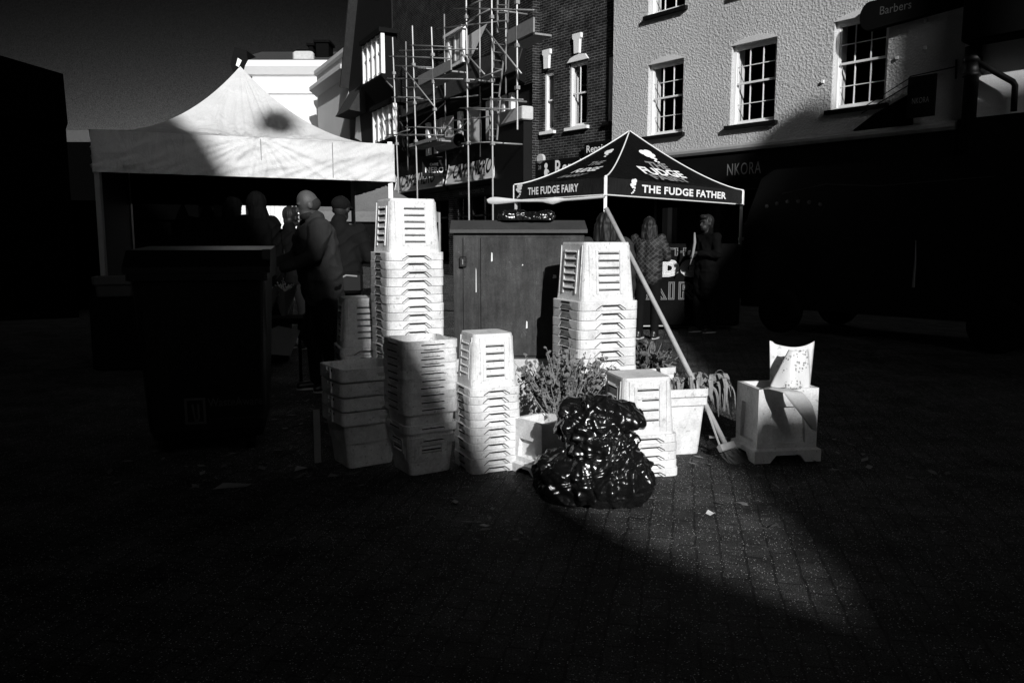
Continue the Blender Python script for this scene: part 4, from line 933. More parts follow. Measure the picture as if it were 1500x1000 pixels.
def bucket_mesh(name, w, d, H, w2, d2, hs, o, plain=False, notch=True, ribs=6, slot_all=False, upright=False, cm='crate', notch_h=.5, patch=False):
    """tapered flower bucket standing on its rim (opening down); flipped when upright"""
    mb = MB().m(M[cm]); r = .035
    bw, bd = w - 2 * o, d - 2 * o
    def lp(z, ins=0.0):
        t = z / H; return [(p[0], p[1], z) for p in rrect(bw + (w2 - bw) * t - 2 * ins, bd + (d2 - bd) * t - 2 * ins, r)]
    th = .004
    mb.loft([lp(0, th), lp(0), lp(H * .5), lp(H - .012), [(x * .985, y * .985, H) for x, y, z in lp(H)]], False, True)
    mb.loft([lp(0, th), lp(H - .02, th)], False, True)
    # rim skirt with a notch in the middle of every side
    P_ = rrect(w, d, r + o * .6); nh = hs * notch_h if notch else 0
    def zl(p): return nh if (p[2] >= 0 and .33 < p[3] < .67) else 0.0
    top = hs - .003
    tt = top / H; q1 = rrect(bw + (w2 - bw) * tt - .001, bd + (d2 - bd) * tt - .001, r)
    inn = rrect(w - .010, d - .010, r + o * .5)
    mb.loft([[(q[0], q[1], top + .0025) for q in q1], [(p[0] * .992, p[1] * .992, top + .0015) for p in P_], [(p[0], p[1], top - .003) for p in P_], [(p[0], p[1], zl(p)) for p in P_], [(q[0], q[1], zl(p)) for q, p in zip(inn, P_)], [(q[0], q[1], top - .004) for q in inn]])
    # louvres, with slots and the shade under lips painted as dark strips
    for sd in range(4):
        L = w if sd % 2 == 0 else d
        rot = Matrix.Rotation(sd * math.pi / 2, 4, 'Z')
        half0 = (d if sd % 2 == 0 else w) / 2
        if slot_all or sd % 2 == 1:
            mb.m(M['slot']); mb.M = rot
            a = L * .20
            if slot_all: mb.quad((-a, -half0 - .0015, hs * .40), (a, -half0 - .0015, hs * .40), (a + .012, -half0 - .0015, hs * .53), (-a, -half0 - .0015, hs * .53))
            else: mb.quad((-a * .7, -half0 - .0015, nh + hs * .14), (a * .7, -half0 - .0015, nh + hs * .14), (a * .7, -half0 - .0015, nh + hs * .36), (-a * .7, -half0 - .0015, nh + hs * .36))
            mb.m(M[cm])
        if notch and not slot_all and sd % 2 == 0:      # dark strip painted as the shadow along the top of the handle notch
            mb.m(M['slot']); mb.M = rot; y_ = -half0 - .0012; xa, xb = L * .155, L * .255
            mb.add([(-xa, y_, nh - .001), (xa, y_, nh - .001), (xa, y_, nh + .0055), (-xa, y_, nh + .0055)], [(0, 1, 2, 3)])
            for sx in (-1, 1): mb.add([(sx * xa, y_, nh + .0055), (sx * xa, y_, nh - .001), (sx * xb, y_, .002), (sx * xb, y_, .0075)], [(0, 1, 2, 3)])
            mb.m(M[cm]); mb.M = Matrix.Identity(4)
        if not plain:
            mb.M = rot
            hb0 = (bd if sd % 2 == 0 else bw) / 2; hb1 = (d2 if sd % 2 == 0 else w2) / 2; lw0 = bw if sd % 2 == 0 else bd
            yy = lambda z: -(hb0 + (hb1 - hb0) * z / H)
            a = lw0 * .19; z0 = hs + .045; z1 = H - .05; pitch = (z1 - z0) / ribs
            for i in range(ribs):
                zt = z1 - i * pitch - .012; e = .010
                # hooded louvre: lip standing out, its shadow painted as a dark strip below
                mb.m(M[cm]); mb.add([(-a, yy(zt + .012) + .001, zt + .012), (a, yy(zt + .012) + .001, zt + .012), (a, yy(zt) - e, zt), (-a, yy(zt) - e, zt), (-a, yy(zt - .006) + .001, zt - .006), (a, yy(zt - .006) + .001, zt - .006)],
                       [(0, 1, 2, 3), (3, 2, 5, 4), (0, 3, 4), (1, 5, 2)])
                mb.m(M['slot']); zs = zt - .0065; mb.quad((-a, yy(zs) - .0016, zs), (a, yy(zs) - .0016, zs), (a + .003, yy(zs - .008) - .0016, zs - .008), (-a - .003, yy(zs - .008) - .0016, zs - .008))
            mb.m(M[cm])
            for sx in (-1, 1):                       # raised border beside the louvres
                xs0, xs1 = sorted((sx * (a + .004), sx * (a + .02)))
                mb.add([(xs0, yy(z0) + .001, z0), (xs1, yy(z0) + .001, z0), (xs1, yy(z0) - .006, z0), (xs0, yy(z0) - .006, z0), (xs0, yy(z1) + .001, z1), (xs1, yy(z1) + .001, z1), (xs1, yy(z1) - .006, z1), (xs0, yy(z1) - .006, z1)],
                       [(0, 1, 2, 3), (4, 7, 6, 5), (3, 2, 6, 7), (0, 3, 7, 4), (1, 5, 6, 2)])
            for sx in (-1, 1):                       # corner ribs
                x = sx * (lw0 / 2 - .055); mb.add([(x - .004, yy(z0) + .001, hs + .01), (x + .004, yy(z0) + .001, hs + .01), (x, yy(z0) - .004, hs + .01), (x - .004, yy(z1) + .001, H - .02), (x + .004, yy(z1) + .001, H - .02), (x, yy(z1) - .004, H - .02)], [(0, 2, 5, 3), (2, 1, 4, 5)])
            mb.M = Matrix.Identity(4)
        mb.M = Matrix.Identity(4)
    if patch:                                        # torn paper label and a moulded clip on the rim
        mb.m(M['letter_dim']); mb.add([(w * .06, -d / 2 - .0012, hs * .42), (w * .21, -d / 2 - .0012, hs * .40), (w * .24, -d / 2 - .0012, hs * .66), (w * .19, -d / 2 - .0012, hs * .72), (w * .08, -d / 2 - .0012, hs * .68)], [(0, 1, 2, 3, 4)])
        mb.m(M[cm]); mb.box(-w / 2 - .010, -w / 2 + .002, -.035, -.015, .004, hs - .01); mb.box(-w / 2 - .010, -w / 2 + .002, .02, .04, .004, hs * .6); mb.box(-w / 2 - .012, -w / 2 + .002, -.015, .02, hs * .25, hs * .4)
        for i in range(7): x = -w / 2 + .05 + i * (w - .1) / 6; mb.box(x - .004, x + .004, -d / 2 - .005, -d / 2 + .002, hs - .016, hs - .004)
    if upright: mb.v = [(x, y, H - z) for x, y, z in mb.v]
    return mb.mesh(name)

ORD = ['topmost', 'second', 'third', 'fourth', 'fifth', 'sixth', 'seventh', 'eighth', 'ninth', 'tenth', 'eleventh', 'twelfth', 'thirteenth', 'fourteenth', 'fifteenth', 'sixteenth', 'seventeenth', 'eighteenth', 'nineteenth', 'twentieth', 'lowest']
def rect_center(corner, w, d, th):
    """centre of a rectangle from its near left corner; th turns the right end away"""
    c, s = math.cos(th), math.sin(th); return (corner[0] + c * w / 2 - s * d / 2, corner[1] + s * w / 2 + c * d / 2)
def stack(mesh_for, zs, loc, rotz, where, group, nm='flower_crate', look='white plastic crate', jit=.004, lean=(0, 0)):
    """nested crates, bottom first; every crate is an object of its own"""
    n = len(zs); out = []
    for k, z in enumerate(zs):
        o = bpy.data.objects.new(nm, mesh_for(k, n)); col.objects.link(o); i = n - 1 - k
        o.location = (loc[0] + rnd.uniform(-jit, jit) + lean[0] * z, loc[1] + rnd.uniform(-jit, jit) + lean[1] * z, z + .001)
        o.rotation_euler = (0, 0, rotz + rnd.uniform(-.014, .014))
        pos = 'topmost' if i == 0 else 'bottom' if k == 0 else ORD[i] + ' from the top'
        out.append(tag(o, '%s, %s %s' % (look, pos, where), 'crate', group))
    return out
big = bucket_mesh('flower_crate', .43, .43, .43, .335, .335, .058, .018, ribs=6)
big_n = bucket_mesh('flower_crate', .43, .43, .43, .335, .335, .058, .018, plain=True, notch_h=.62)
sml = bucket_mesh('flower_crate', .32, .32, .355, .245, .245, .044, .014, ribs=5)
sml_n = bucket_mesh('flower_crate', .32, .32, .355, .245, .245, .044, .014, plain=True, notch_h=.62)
up_n = bucket_mesh('flower_crate', .345, .345, .37, .25, .25, .050, .014, plain=True, slot_all=True, upright=True, notch=True, cm='crate_grey', notch_h=.3)
t1 = R(27)
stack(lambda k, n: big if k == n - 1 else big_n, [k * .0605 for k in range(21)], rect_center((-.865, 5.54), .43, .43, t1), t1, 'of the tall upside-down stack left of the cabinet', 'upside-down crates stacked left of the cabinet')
t2 = R(23)
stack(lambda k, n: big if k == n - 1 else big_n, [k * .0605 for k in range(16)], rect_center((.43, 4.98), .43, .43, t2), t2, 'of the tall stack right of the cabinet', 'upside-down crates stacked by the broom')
low_a = bucket_mesh('flower_crate', .315, .315, .225, .262, .262, .05, .010, plain=True, slot_all=True, upright=True, cm='crate_grey', notch_h=.3)
low_b = bucket_mesh('flower_crate', .335, .335, .225, .280, .280, .05, .010, ribs=2, slot_all=True, upright=True, cm='crate_grey', notch_h=.3)
t3 = R(31)
stack(lambda k, n: low_a if k == 0 else low_b if k == 1 else up_n, [0, .075] + [k * .0415 - .0005 for k in range(1, 11)], rect_center((-.60, 4.40), .345, .345, t3), t3, 'of the upright grubby stack, front row centre', 'upright crates stacked in the front row', look='grubby white plastic crate')
t4 = R(24)
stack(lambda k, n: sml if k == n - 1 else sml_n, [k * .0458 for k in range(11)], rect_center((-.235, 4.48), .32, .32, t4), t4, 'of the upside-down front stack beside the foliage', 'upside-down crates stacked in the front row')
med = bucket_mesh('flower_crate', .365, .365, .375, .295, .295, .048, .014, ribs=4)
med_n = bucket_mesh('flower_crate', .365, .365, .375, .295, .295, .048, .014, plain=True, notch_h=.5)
t5 = R(15)
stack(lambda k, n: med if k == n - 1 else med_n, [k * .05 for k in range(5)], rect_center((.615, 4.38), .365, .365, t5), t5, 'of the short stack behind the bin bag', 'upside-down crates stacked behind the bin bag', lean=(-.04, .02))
t6 = R(20)
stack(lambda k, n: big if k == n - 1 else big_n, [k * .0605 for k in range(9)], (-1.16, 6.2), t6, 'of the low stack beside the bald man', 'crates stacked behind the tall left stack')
tray_m = bucket_mesh('stacking_tray', .40, .38, .20, .33, .31, .078, .012, plain=True, notch=False, upright=True, cm='crate_box', patch=True)
bin_m = bucket_mesh('stacking_tray', .36, .34, .35, .29, .27, .03, .006, plain=True, notch=False, upright=True, cm='crate_box')
tb = R(33); cb = rect_center((-.985, 4.53), .40, .38, tb)
stack(lambda k, n: tray_m, [.145 + .001 + k * .0865 for k in range(4)], cb, tb, 'of the four at the left end', 'nested trays at the left end of the front row', nm='stacking_tray', look='grubby grey tray')
o = bpy.data.objects.new('storage_bin', bin_m); col.objects.link(o); o.location = (cb[0], cb[1], .001); o.rotation_euler = (0, 0, tb)
tag(o, 'plain grey tapered bin standing under the four nested trays', 'bin')
lb = MB().m(M['steel']); lb.box(-.02, .02, -.004, .004, 0, .33); tag(lb.obj('lit_edge_strip', loc=(-1.19, 4.75, 0), rotz=.5), 'thin added strip standing in for the lit left edge of the grey bin', 'strip')  # bright strip added for the lit edge of the bin
t7 = R(12)
up_w = bucket_mesh('flower_crate', .34, .34, .37, .26, .26, .05, .012, plain=True, upright=True, cm='crate', notch=False)
stack(lambda k, n: up_w, [0, .055], (1.045, 5.06), t7, 'of the upright pair holding the drooping plant', 'upright crates holding the drooping plant')
stack(lambda k, n: up_w, [0, .05, .10], (.94, 5.60), R(25), 'of the set holding the leafy plant', 'upright crates holding the leafy plant')

def frame_crate(name, w, d, H, loc, rotz, label, foot=.075):
    """open box crate with recessed side panels and a wide notched foot"""
    mb = MB().m(M['crate']); th = .012; o_ = .022
    def panel(L, half, zz0, zz1, a):
        rot = mb.M
        e = .026                                     # side wall: border proud, panel sunk
        y0 = -half
        b_ = L * a; z0, z1 = zz0 + .04, zz1 - .11
        wall_b = [(-L / 2, zz0), (L / 2, zz0), (L / 2, zz1), (-L / 2, zz1)]; hole = [(-b_, z0), (b_, z0), (b_ - .015, z1), (-b_ + .015, z1)]
        vs = [(x, y0, z) for x, z in wall_b] + [(x, y0, z) for x, z in hole] + [(x, y0 + e, z) for x, z in hole]
        mb.add(vs, [(0, 1, 5, 4), (1, 2, 6, 5), (2, 3, 7, 6), (3, 0, 4, 7), (4, 5, 9, 8), (5, 6, 10, 9), (6, 7, 11, 10), (7, 4, 8, 11), (8, 9, 10, 11)])
        mb.quad((-L / 2 + th, y0 + th + .018, zz0), (L / 2 - th, y0 + th + .018, zz0), (L / 2 - th, y0 + th + .018, zz1), (-L / 2 + th, y0 + th + .018, zz1))
        mb.quad((-L / 2, y0, zz1), (L / 2, y0, zz1), (L / 2 - th, y0 + th + .018, zz1), (-L / 2 + th, y0 + th + .018, zz1))
        n = L * .30; Lf = L / 2 + o_; yf = y0 - o_
        ft = [(-Lf, 0), (-n, 0), (-n + .04, foot * .62), (n - .04, foot * .62), (n, 0), (Lf, 0), (Lf, foot), (-Lf, foot)]
        mb.add([(x, yf, z) for x, z in ft] + [(x * .96, y0 + .003, z) for x, z in ft], [tuple(range(8)), (0, 8, 9, 1), (1, 9, 10, 2), (2, 10, 11, 3), (3, 11, 12, 4), (4, 12, 13, 5)])
        mb.quad((-Lf, yf, foot), (Lf, yf, foot), (L / 2, y0, foot + .012), (-L / 2, y0, foot + .012))
    for k in range(4):
        mb.M = Matrix.Rotation(k * math.pi / 2, 4, 'Z')
        panel(w if k % 2 == 0 else d, (d if k % 2 == 0 else w) / 2, foot, H, .31)
    mb.M = Matrix.Identity(4); mb.quad((-w / 2 + .01, -d / 2 + .01, foot + .02), (w / 2 - .01, -d / 2 + .01, foot + .02), (w / 2 - .01, d / 2 - .01, foot + .02), (-w / 2 + .01, d / 2 - .01, foot + .02))
    o = mb.obj(name, loc=loc, rotz=rotz); return tag(o, label, 'crate')
rcc = rect_center((1.49, 4.74), .39, .30, R(8))
frame_crate('box_crate', .39, .30, .455, (rcc[0], rcc[1], .001), R(9), 'square white crate with sunken side panels standing alone at right, holding wrapping')
frame_crate('box_crate', .26, .26, .31, (.185, 4.60, .001), R(40), 'small white crate with sunken panels, half hidden left of the bin bag', .05)

# wrapping in the right crate
def sheet(fn, nu, nv, material, name, loc, rotz, label=None, cat=None, parent=None):
    mb = MB().m(material); mb.loft([[fn(i / nu, j / nv) for i in range(nu + 1)] for j in range(nv + 1)], closed=False)
    o = mb.obj(name, parent, True, loc, rotz)
    if label: tag(o, label, cat)
    m = o.modifiers.new('s', 'SOLIDIFY'); m.thickness = .003; apply_mods(o); return o
sheet(lambda u, v: ((u - .5) * (.26 + .05 * v), (.055 * (2 * u - 1) ** 2 - .01) - .03 * max(0, .10 - u) / .10, -.20 + v * .46 - .03 * math.sin(math.pi * u) * v + (.01 if u < .1 else 0)), 16, 8, M['crate'], 'curved_panel', (1.775, 4.97, .455), R(6), 'curved white plastic panel standing up at the back of the right crate', 'plastic panel')
sheet(lambda u, v: ((u - .5) * (.27 * (1 - v) + .13 * v) + .07 * v, -.055 + .07 * v + .05 * (2 * u - 1) ** 2 * (1 - .4 * v) + .008 * math.sin(9 * u + 4 * v), v * .225 - .03 * (1 - v) * (2 * u - 1) ** 2), 20, 14, M['printed'], 'flower_sleeve', (1.70, 4.82, .458), R(4), 'crumpled printed flower sleeve sticking up from the right crate', 'flower sleeve')
def strip(u, v):
    lx, rx = -.165 + .235 * v - .02 * math.sin(math.pi * v), -.04 + .125 * v + .004 * math.sin(math.pi * v)
    w = max(0, v - .22) / .78
    z = .016 - .235 * w + .004 * math.sin(6 * u); y = -.02 - .16 * min(v, .22) / .22 - .045 * math.sin(math.pi * w * .9) - .01 + .03 * (1 - u) * w
    return (lx + (rx - lx) * u, y, z + .03 * u * math.sin(math.pi * w))
sheet(strip, 6, 18, M['paper'], 'paper_strip', (1.68, 4.78, .455), R(9), 'white curling paper strip hanging over the front of the right crate', 'paper strip')

# ------------------------------------------------------------------ steel cabinet on its plinth
cbx = empty('street_cabinet', (.05, 5.72, 0), R(1.5), 'dark scuffed steel street cabinet with sloping roof on a pale plinth', 'cabinet')
mb = MB().m(M['concrete']); mb.bbox(-.54, .53, -.06, .46, 0, .50, .012); mb.obj('plinth', cbx)
mb = MB().m(M['cabinet']); mb.bbox(-.47, .47, 0, .42, .501, 1.40, .006); mb.obj('body', cbx)
mb = MB().m(M['cab_roof']); mb.prism([(-.035, 1.402), (-.035, 1.425), (.16, 1.495), (.26, 1.495), (.455, 1.425), (.455, 1.402)], -.49, .485, 'x'); mb.obj('roof', cbx)
for x0, x1 in ((-.40, -.285), (-.275, .36)):
    mb = MB().m(M['cabinet']); mb.bbox(x0, x1, -.014, -.001, .52, 1.37, .005); dr = mb.obj('door', cbx)
    if x0 < -.3:
        mb = MB().m(M['iron']); mb.bbox(-.425, -.375, -.03, -.0145, 1.16, 1.235, .006); mb.obj('lock', dr)
        mb = MB().m(M['letter_grey']); mb.box(-.405, -.398, -.034, -.0305, 1.18, 1.215); mb.obj('latch', dr)
mb = MB().m(M['paper'])
for x, z, w, h in ((.24, 1.08, .028, .024), (.305, 1.105, .02, .03), (-.31, .98, .006, .16), (.05, .72, .012, .05), (.02, 1.17, .01, .01), (-.2, 1.2, .012, .06)):
    mb.add([(x, -.0152, z), (x + w, -.0152, z + .004), (x + w * .9, -.0152, z + h), (x + w * .2, -.0152, z + h * 1.1)], [(0, 1, 2, 3)])
mb.obj('sticker_remnant', cbx)

# ------------------------------------------------------------------ bin bags
def bag(name, loc, lobes, label, seed, vox=.0048, cut_z=0.0, n_big=120, n_small=90):
    '''slumped sack: overlapping lobes fused into one skin, flat on what it lies on, then creased'''
    import numpy as np
    mb = MB().m(M['bag'])
    for c, r in lobes: mb.ellipsoid(c, r, 24, 16)
    o = mb.obj(name); m = o.modifiers.new('r', 'REMESH'); m.mode = 'VOXEL'; m.voxel_size = vox; m2 = o.modifiers.new('s', 'SMOOTH'); m2.iterations = 14; m2.factor = .5
    apply_mods(o); me = o.data; nv = len(me.vertices); co = np.empty(nv * 3); me.vertices.foreach_get('co', co); co = co.reshape(-1, 3); no = np.empty(nv * 3); me.vertices.foreach_get('normal', no); no = no.reshape(-1, 3)
    g = np.random.default_rng(int(seed * 10)); size = max(co.max(0) - co.min(0)); disp = np.zeros(nv); ctr = co.mean(0)
    warp = .02 * size * np.stack([np.sin(co[:, 1] * 13 / size + seed) + np.sin(co[:, 2] * 9 / size), np.sin(co[:, 2] * 11 / size + 2 * seed) + np.sin(co[:, 0] * 15 / size), np.sin(co[:, 0] * 10 / size + seed) + np.sin(co[:, 1] * 12 / size)], 1)
    pw_ = co + warp
    for i in range(n_big + n_small):
        k = g.integers(nv); c = pw_[k]; n = no[k]; t = g.normal(size=3); t -= n * t.dot(n); t /= np.linalg.norm(t)
        big_ = i < n_big
        if big_ and g.random() < .55: t = np.array([.35 * g.normal(), .35 * g.normal(), 1.0]); t -= n * t.dot(n); t /= np.linalg.norm(t)
        e = np.cross(n, t); f_ = size / .62
        if big_: w = g.uniform(.009, .036) * f_; L = g.uniform(.16, .60) * f_; a = g.uniform(.003, .0115) * f_
        else: w = g.uniform(.006, .020) * f_; L = g.uniform(.03, .11) * f_; a = g.uniform(.001, .0035) * f_
        if g.random() < .14: a = -a
        q = pw_ - c; d = np.abs(q @ t); l = q @ e; rr_ = (q ** 2).sum(1)
        mk = (d < w) & (rr_ < (1.3 * L) ** 2)
        disp[mk] += a * (1 - d[mk] / w) * np.exp(-(l[mk] / L) ** 4)
    co = co + no * disp[:, None]
    low = co[:, 2] < cut_z; co[low, 2] = cut_z + (co[low, 2] - cut_z) * .04
    co[:, 2] -= co[:, 2].min(); me.vertices.foreach_set('co', co.ravel()); me.update(); me.polygons.foreach_set('use_smooth', [True] * len(me.polygons))
    o.location = loc; o['label'] = label; o['category'] = 'bin bag'; return o
bag('bin_bag', (.45, 4.04, .001), [((.04, 0, .13), (.235, .22, .16)), ((-.18, .03, .10), (.15, .17, .15)), ((.15, -.02, .11), (.12, .16, .15)), ((-.04, .03, .40), (.165, .15, .115)), ((.0, .02, .48), (.11, .12, .065)), ((.10, .0, .455), (.10, .10, .055)), ((.175, .01, .43), (.055, .07, .028)), ((.02, .02, .27), (.175, .165, .15)), ((-.13, .04, .47), (.08, .09, .05)), ((.12, -.06, .22), (.09, .08, .07))], 'bulging crumpled shiny black bin bag slumped in front of the crates', 2.3)
bag('bin_bag', (.10, 5.86, 1.492), [((-.10, 0, .03), (.10, .07, .045)), ((.03, .01, .025), (.13, .08, .035)), ((.14, -.01, .035), (.07, .06, .05)), ((-.04, -.02, .05), (.05, .05, .03))], 'flat black plastic bag lying on the cabinet roof', 6.1, .004, .01, 40, 120)

# ------------------------------------------------------------------ plants
def foliage(name, loc, label, n, h, spread, leaf, lm, sm, seed, droop=0., top_leaves=.5, cat='plant', base=(.07, .07)):
    rr = random.Random(seed); pl = empty(name, loc, 0, label, cat); st = MB().m(sm); lf = MB().m(lm)
    for i in range(n):
        a = rr.uniform(0, 6.283); s0 = rr.random() ** .5; x0, y0 = math.cos(a) * base[0] * s0, math.sin(a) * base[1] * s0
        d = Vector((math.cos(a) * spread[0] * s0 + rr.gauss(0, .03), math.sin(a) * spread[1] * s0 + rr.gauss(0, .03), 0)); hh = h * rr.uniform(.72, 1.06) * (1 - .25 * s0)
        pts = []
        for k in range(7):
            t = k / 6; pts.append(Vector((x0, y0, 0)) + d * (t ** 1.25) + Vector((rr.gauss(0, .006), rr.gauss(0, .006), hh * (t - droop * t * t * s0 * 1.6))))
        st.tube(pts, [.0036, .0034, .003, .0028, .0024, .002, .0014], 4, False)
        for k in range(rr.randint(9, 15)):
            t = rr.uniform(top_leaves * .55, 1.0); j = min(5, int(t * 6)); p = pts[j].lerp(pts[j + 1], t * 6 - j)
            u = Vector((rr.gauss(0, 1), rr.gauss(0, 1), rr.gauss(.2, .8))).normalized(); w = u.cross(Vector((rr.gauss(0, 1), rr.gauss(0, 1), rr.gauss(0, 1)))).normalized(); L = leaf * rr.uniform(.6, 1.35); W = L * .42; nn = u.cross(w)
            lf.add([tuple(p), tuple(p + u * L * .28 + w * W * .9 + nn * L * .10), tuple(p + u * L * .68 + w * W * .8 + nn * L * .12), tuple(p + u * L), tuple(p + u * L * .68 - w * W * .8 + nn * L * .12), tuple(p + u * L * .28 - w * W * .9 + nn * L * .10)], [(0, 1, 2, 3), (0, 3, 4, 5)])
    st.obj('stem', pl); lf.obj('leaves', pl); return pl
foliage('cut_foliage', (.31, 4.80, .18), 'bushy bunch of cut foliage with pale stems, standing between the crate stacks', 130, .56, (.27, .16), .030, M['leaf'], M['stem'], 3, top_leaves=.55)
bk = MB().m(M['slot']); bk.lathe([(.10, 0), (.105, .01), (.13, .24), (.135, .245), (.128, .24), (.1, .015)], 20); tag(bk.obj('flower_bucket', smooth=True, loc=(.31, 4.82, 0)), 'dark round bucket under the bushy cut foliage', 'bucket')
foliage('leafy_plant', (.94, 5.60, .36), 'leafy pot plant rising behind the crates by the broom handle', 42, .30, (.13, .10), .040, M['leaf_dark'], M['stem'], 9, top_leaves=.2)
# drooping plant: long limp leaves hanging over a crate edge
pl = empty('drooping_plant', (1.16, 5.10, .40), 0, 'wilted plant with long limp leaves drooping over crate edges right of the broom', 'plant'); lf = MB().m(M['leaf_mid']); rr = random.Random(4)
for i in range(95):
    cx = rr.uniform(-.22, .27); out = rr.uniform(-1, 1); top = rr.uniform(.02, .13) * (1 - 1.6 * abs(cx - .10)); L = rr.uniform(.09, .20); wd = rr.uniform(.007, .017); tw = rr.uniform(-1, 1)
    p0 = Vector((cx * .75, rr.uniform(-.04, .08), top * .5)); d = Vector((out * .6 + (cx - .05) * 2.2, rr.gauss(-.5, .5), 0)).normalized(); rowa, rowb, rowc = [], [], []; rch = rr.uniform(.03, .11)
    for k in range(9):
        t = k / 8; p = p0 + d * (rch * math.sin(min(t * 2.4, 1.57)) + .02 * t) + Vector((0, 0, top * .6 * math.sin(min(t * 3.4, math.pi)) - max(0, t - .30) * L * 1.4)); w = wd * math.sin(math.pi * (.10 + .86 * t)); a = tw * 2.2 * t + out
        sd = Vector((-d.y, d.x, 0)) * math.cos(a) + d * math.sin(a)
        rowa.append(tuple(p + sd * w)); rowc.append(tuple(p + Vector((d.x * .004, d.y * .004, -.002)))); rowb.append(tuple(p - sd * w))
    lf.loft([rowa, rowc, rowb], closed=False)
lf.obj('leaves', pl)
st = MB().m(M['stem'])
for i in range(9): st.tube([(rr.uniform(-.05, .05), 0, -.2), (rr.uniform(-.08, .12), 0, -.05), (rr.uniform(-.12, .18), -.02, .07)], .004, 5)
st.obj('stem', pl)

# ------------------------------------------------------------------ broom
top, foot = Vector((.655, 5.62, 1.57)), Vector((1.335, 4.86, .085)); br = empty('broom', foot, 0, 'long wooden handled broom leaning against the crate stack, head on the ground', 'broom')
mb = MB().m(M['wood']); mb.tube([top - foot, (top - foot) * .5 + Vector((.004, 0, 0)), Vector((0, 0, 0))], [.0165, .0165, .0165], 12); mb.obj('handle', br, True)
hd = MB().m(M['wood']); ax = (top - foot).normalized(); side = Vector((.72, .60, -.05)).normalized(); side = (side - ax * side.dot(ax)).normalized(); nr = ax.cross(side)
hd.M = Matrix(((side.x, nr.x, ax.x, 0), (side.y, nr.y, ax.y, 0), (side.z, nr.z, ax.z, 0), (0, 0, 0, 1)))
hd.bbox(-.075, .075, -.020, .020, -.038, .008, .006); hdo = hd.obj('head', br)
mb = MB().m(M['bristle']); rr = random.Random(5)
for i in range(170):
    x, y = rr.uniform(-.08, .08), rr.uniform(-.02, .02); a = hd.M @ Vector((x, y, -.045)); c = hd.M @ Vector((x * 1.35 + rr.gauss(0, .008), y * 1.8 + rr.gauss(0, .01) , -.15 - rr.random() * .03)); c.z = max(c.z, -.082); c += Vector((.05, -.02, 0)) * rr.random()
    mb.tube([a, (a + c) / 2 + Vector((0, 0, -.004)), c], .0016, 3, False)
mb.obj('bristles', hdo)
mb = MB().m(M['wood']); a = hd.M @ Vector((-.06, 0, .005)); mb.tube([a, ax * .28], .007, 6); mb.obj('brace', br)

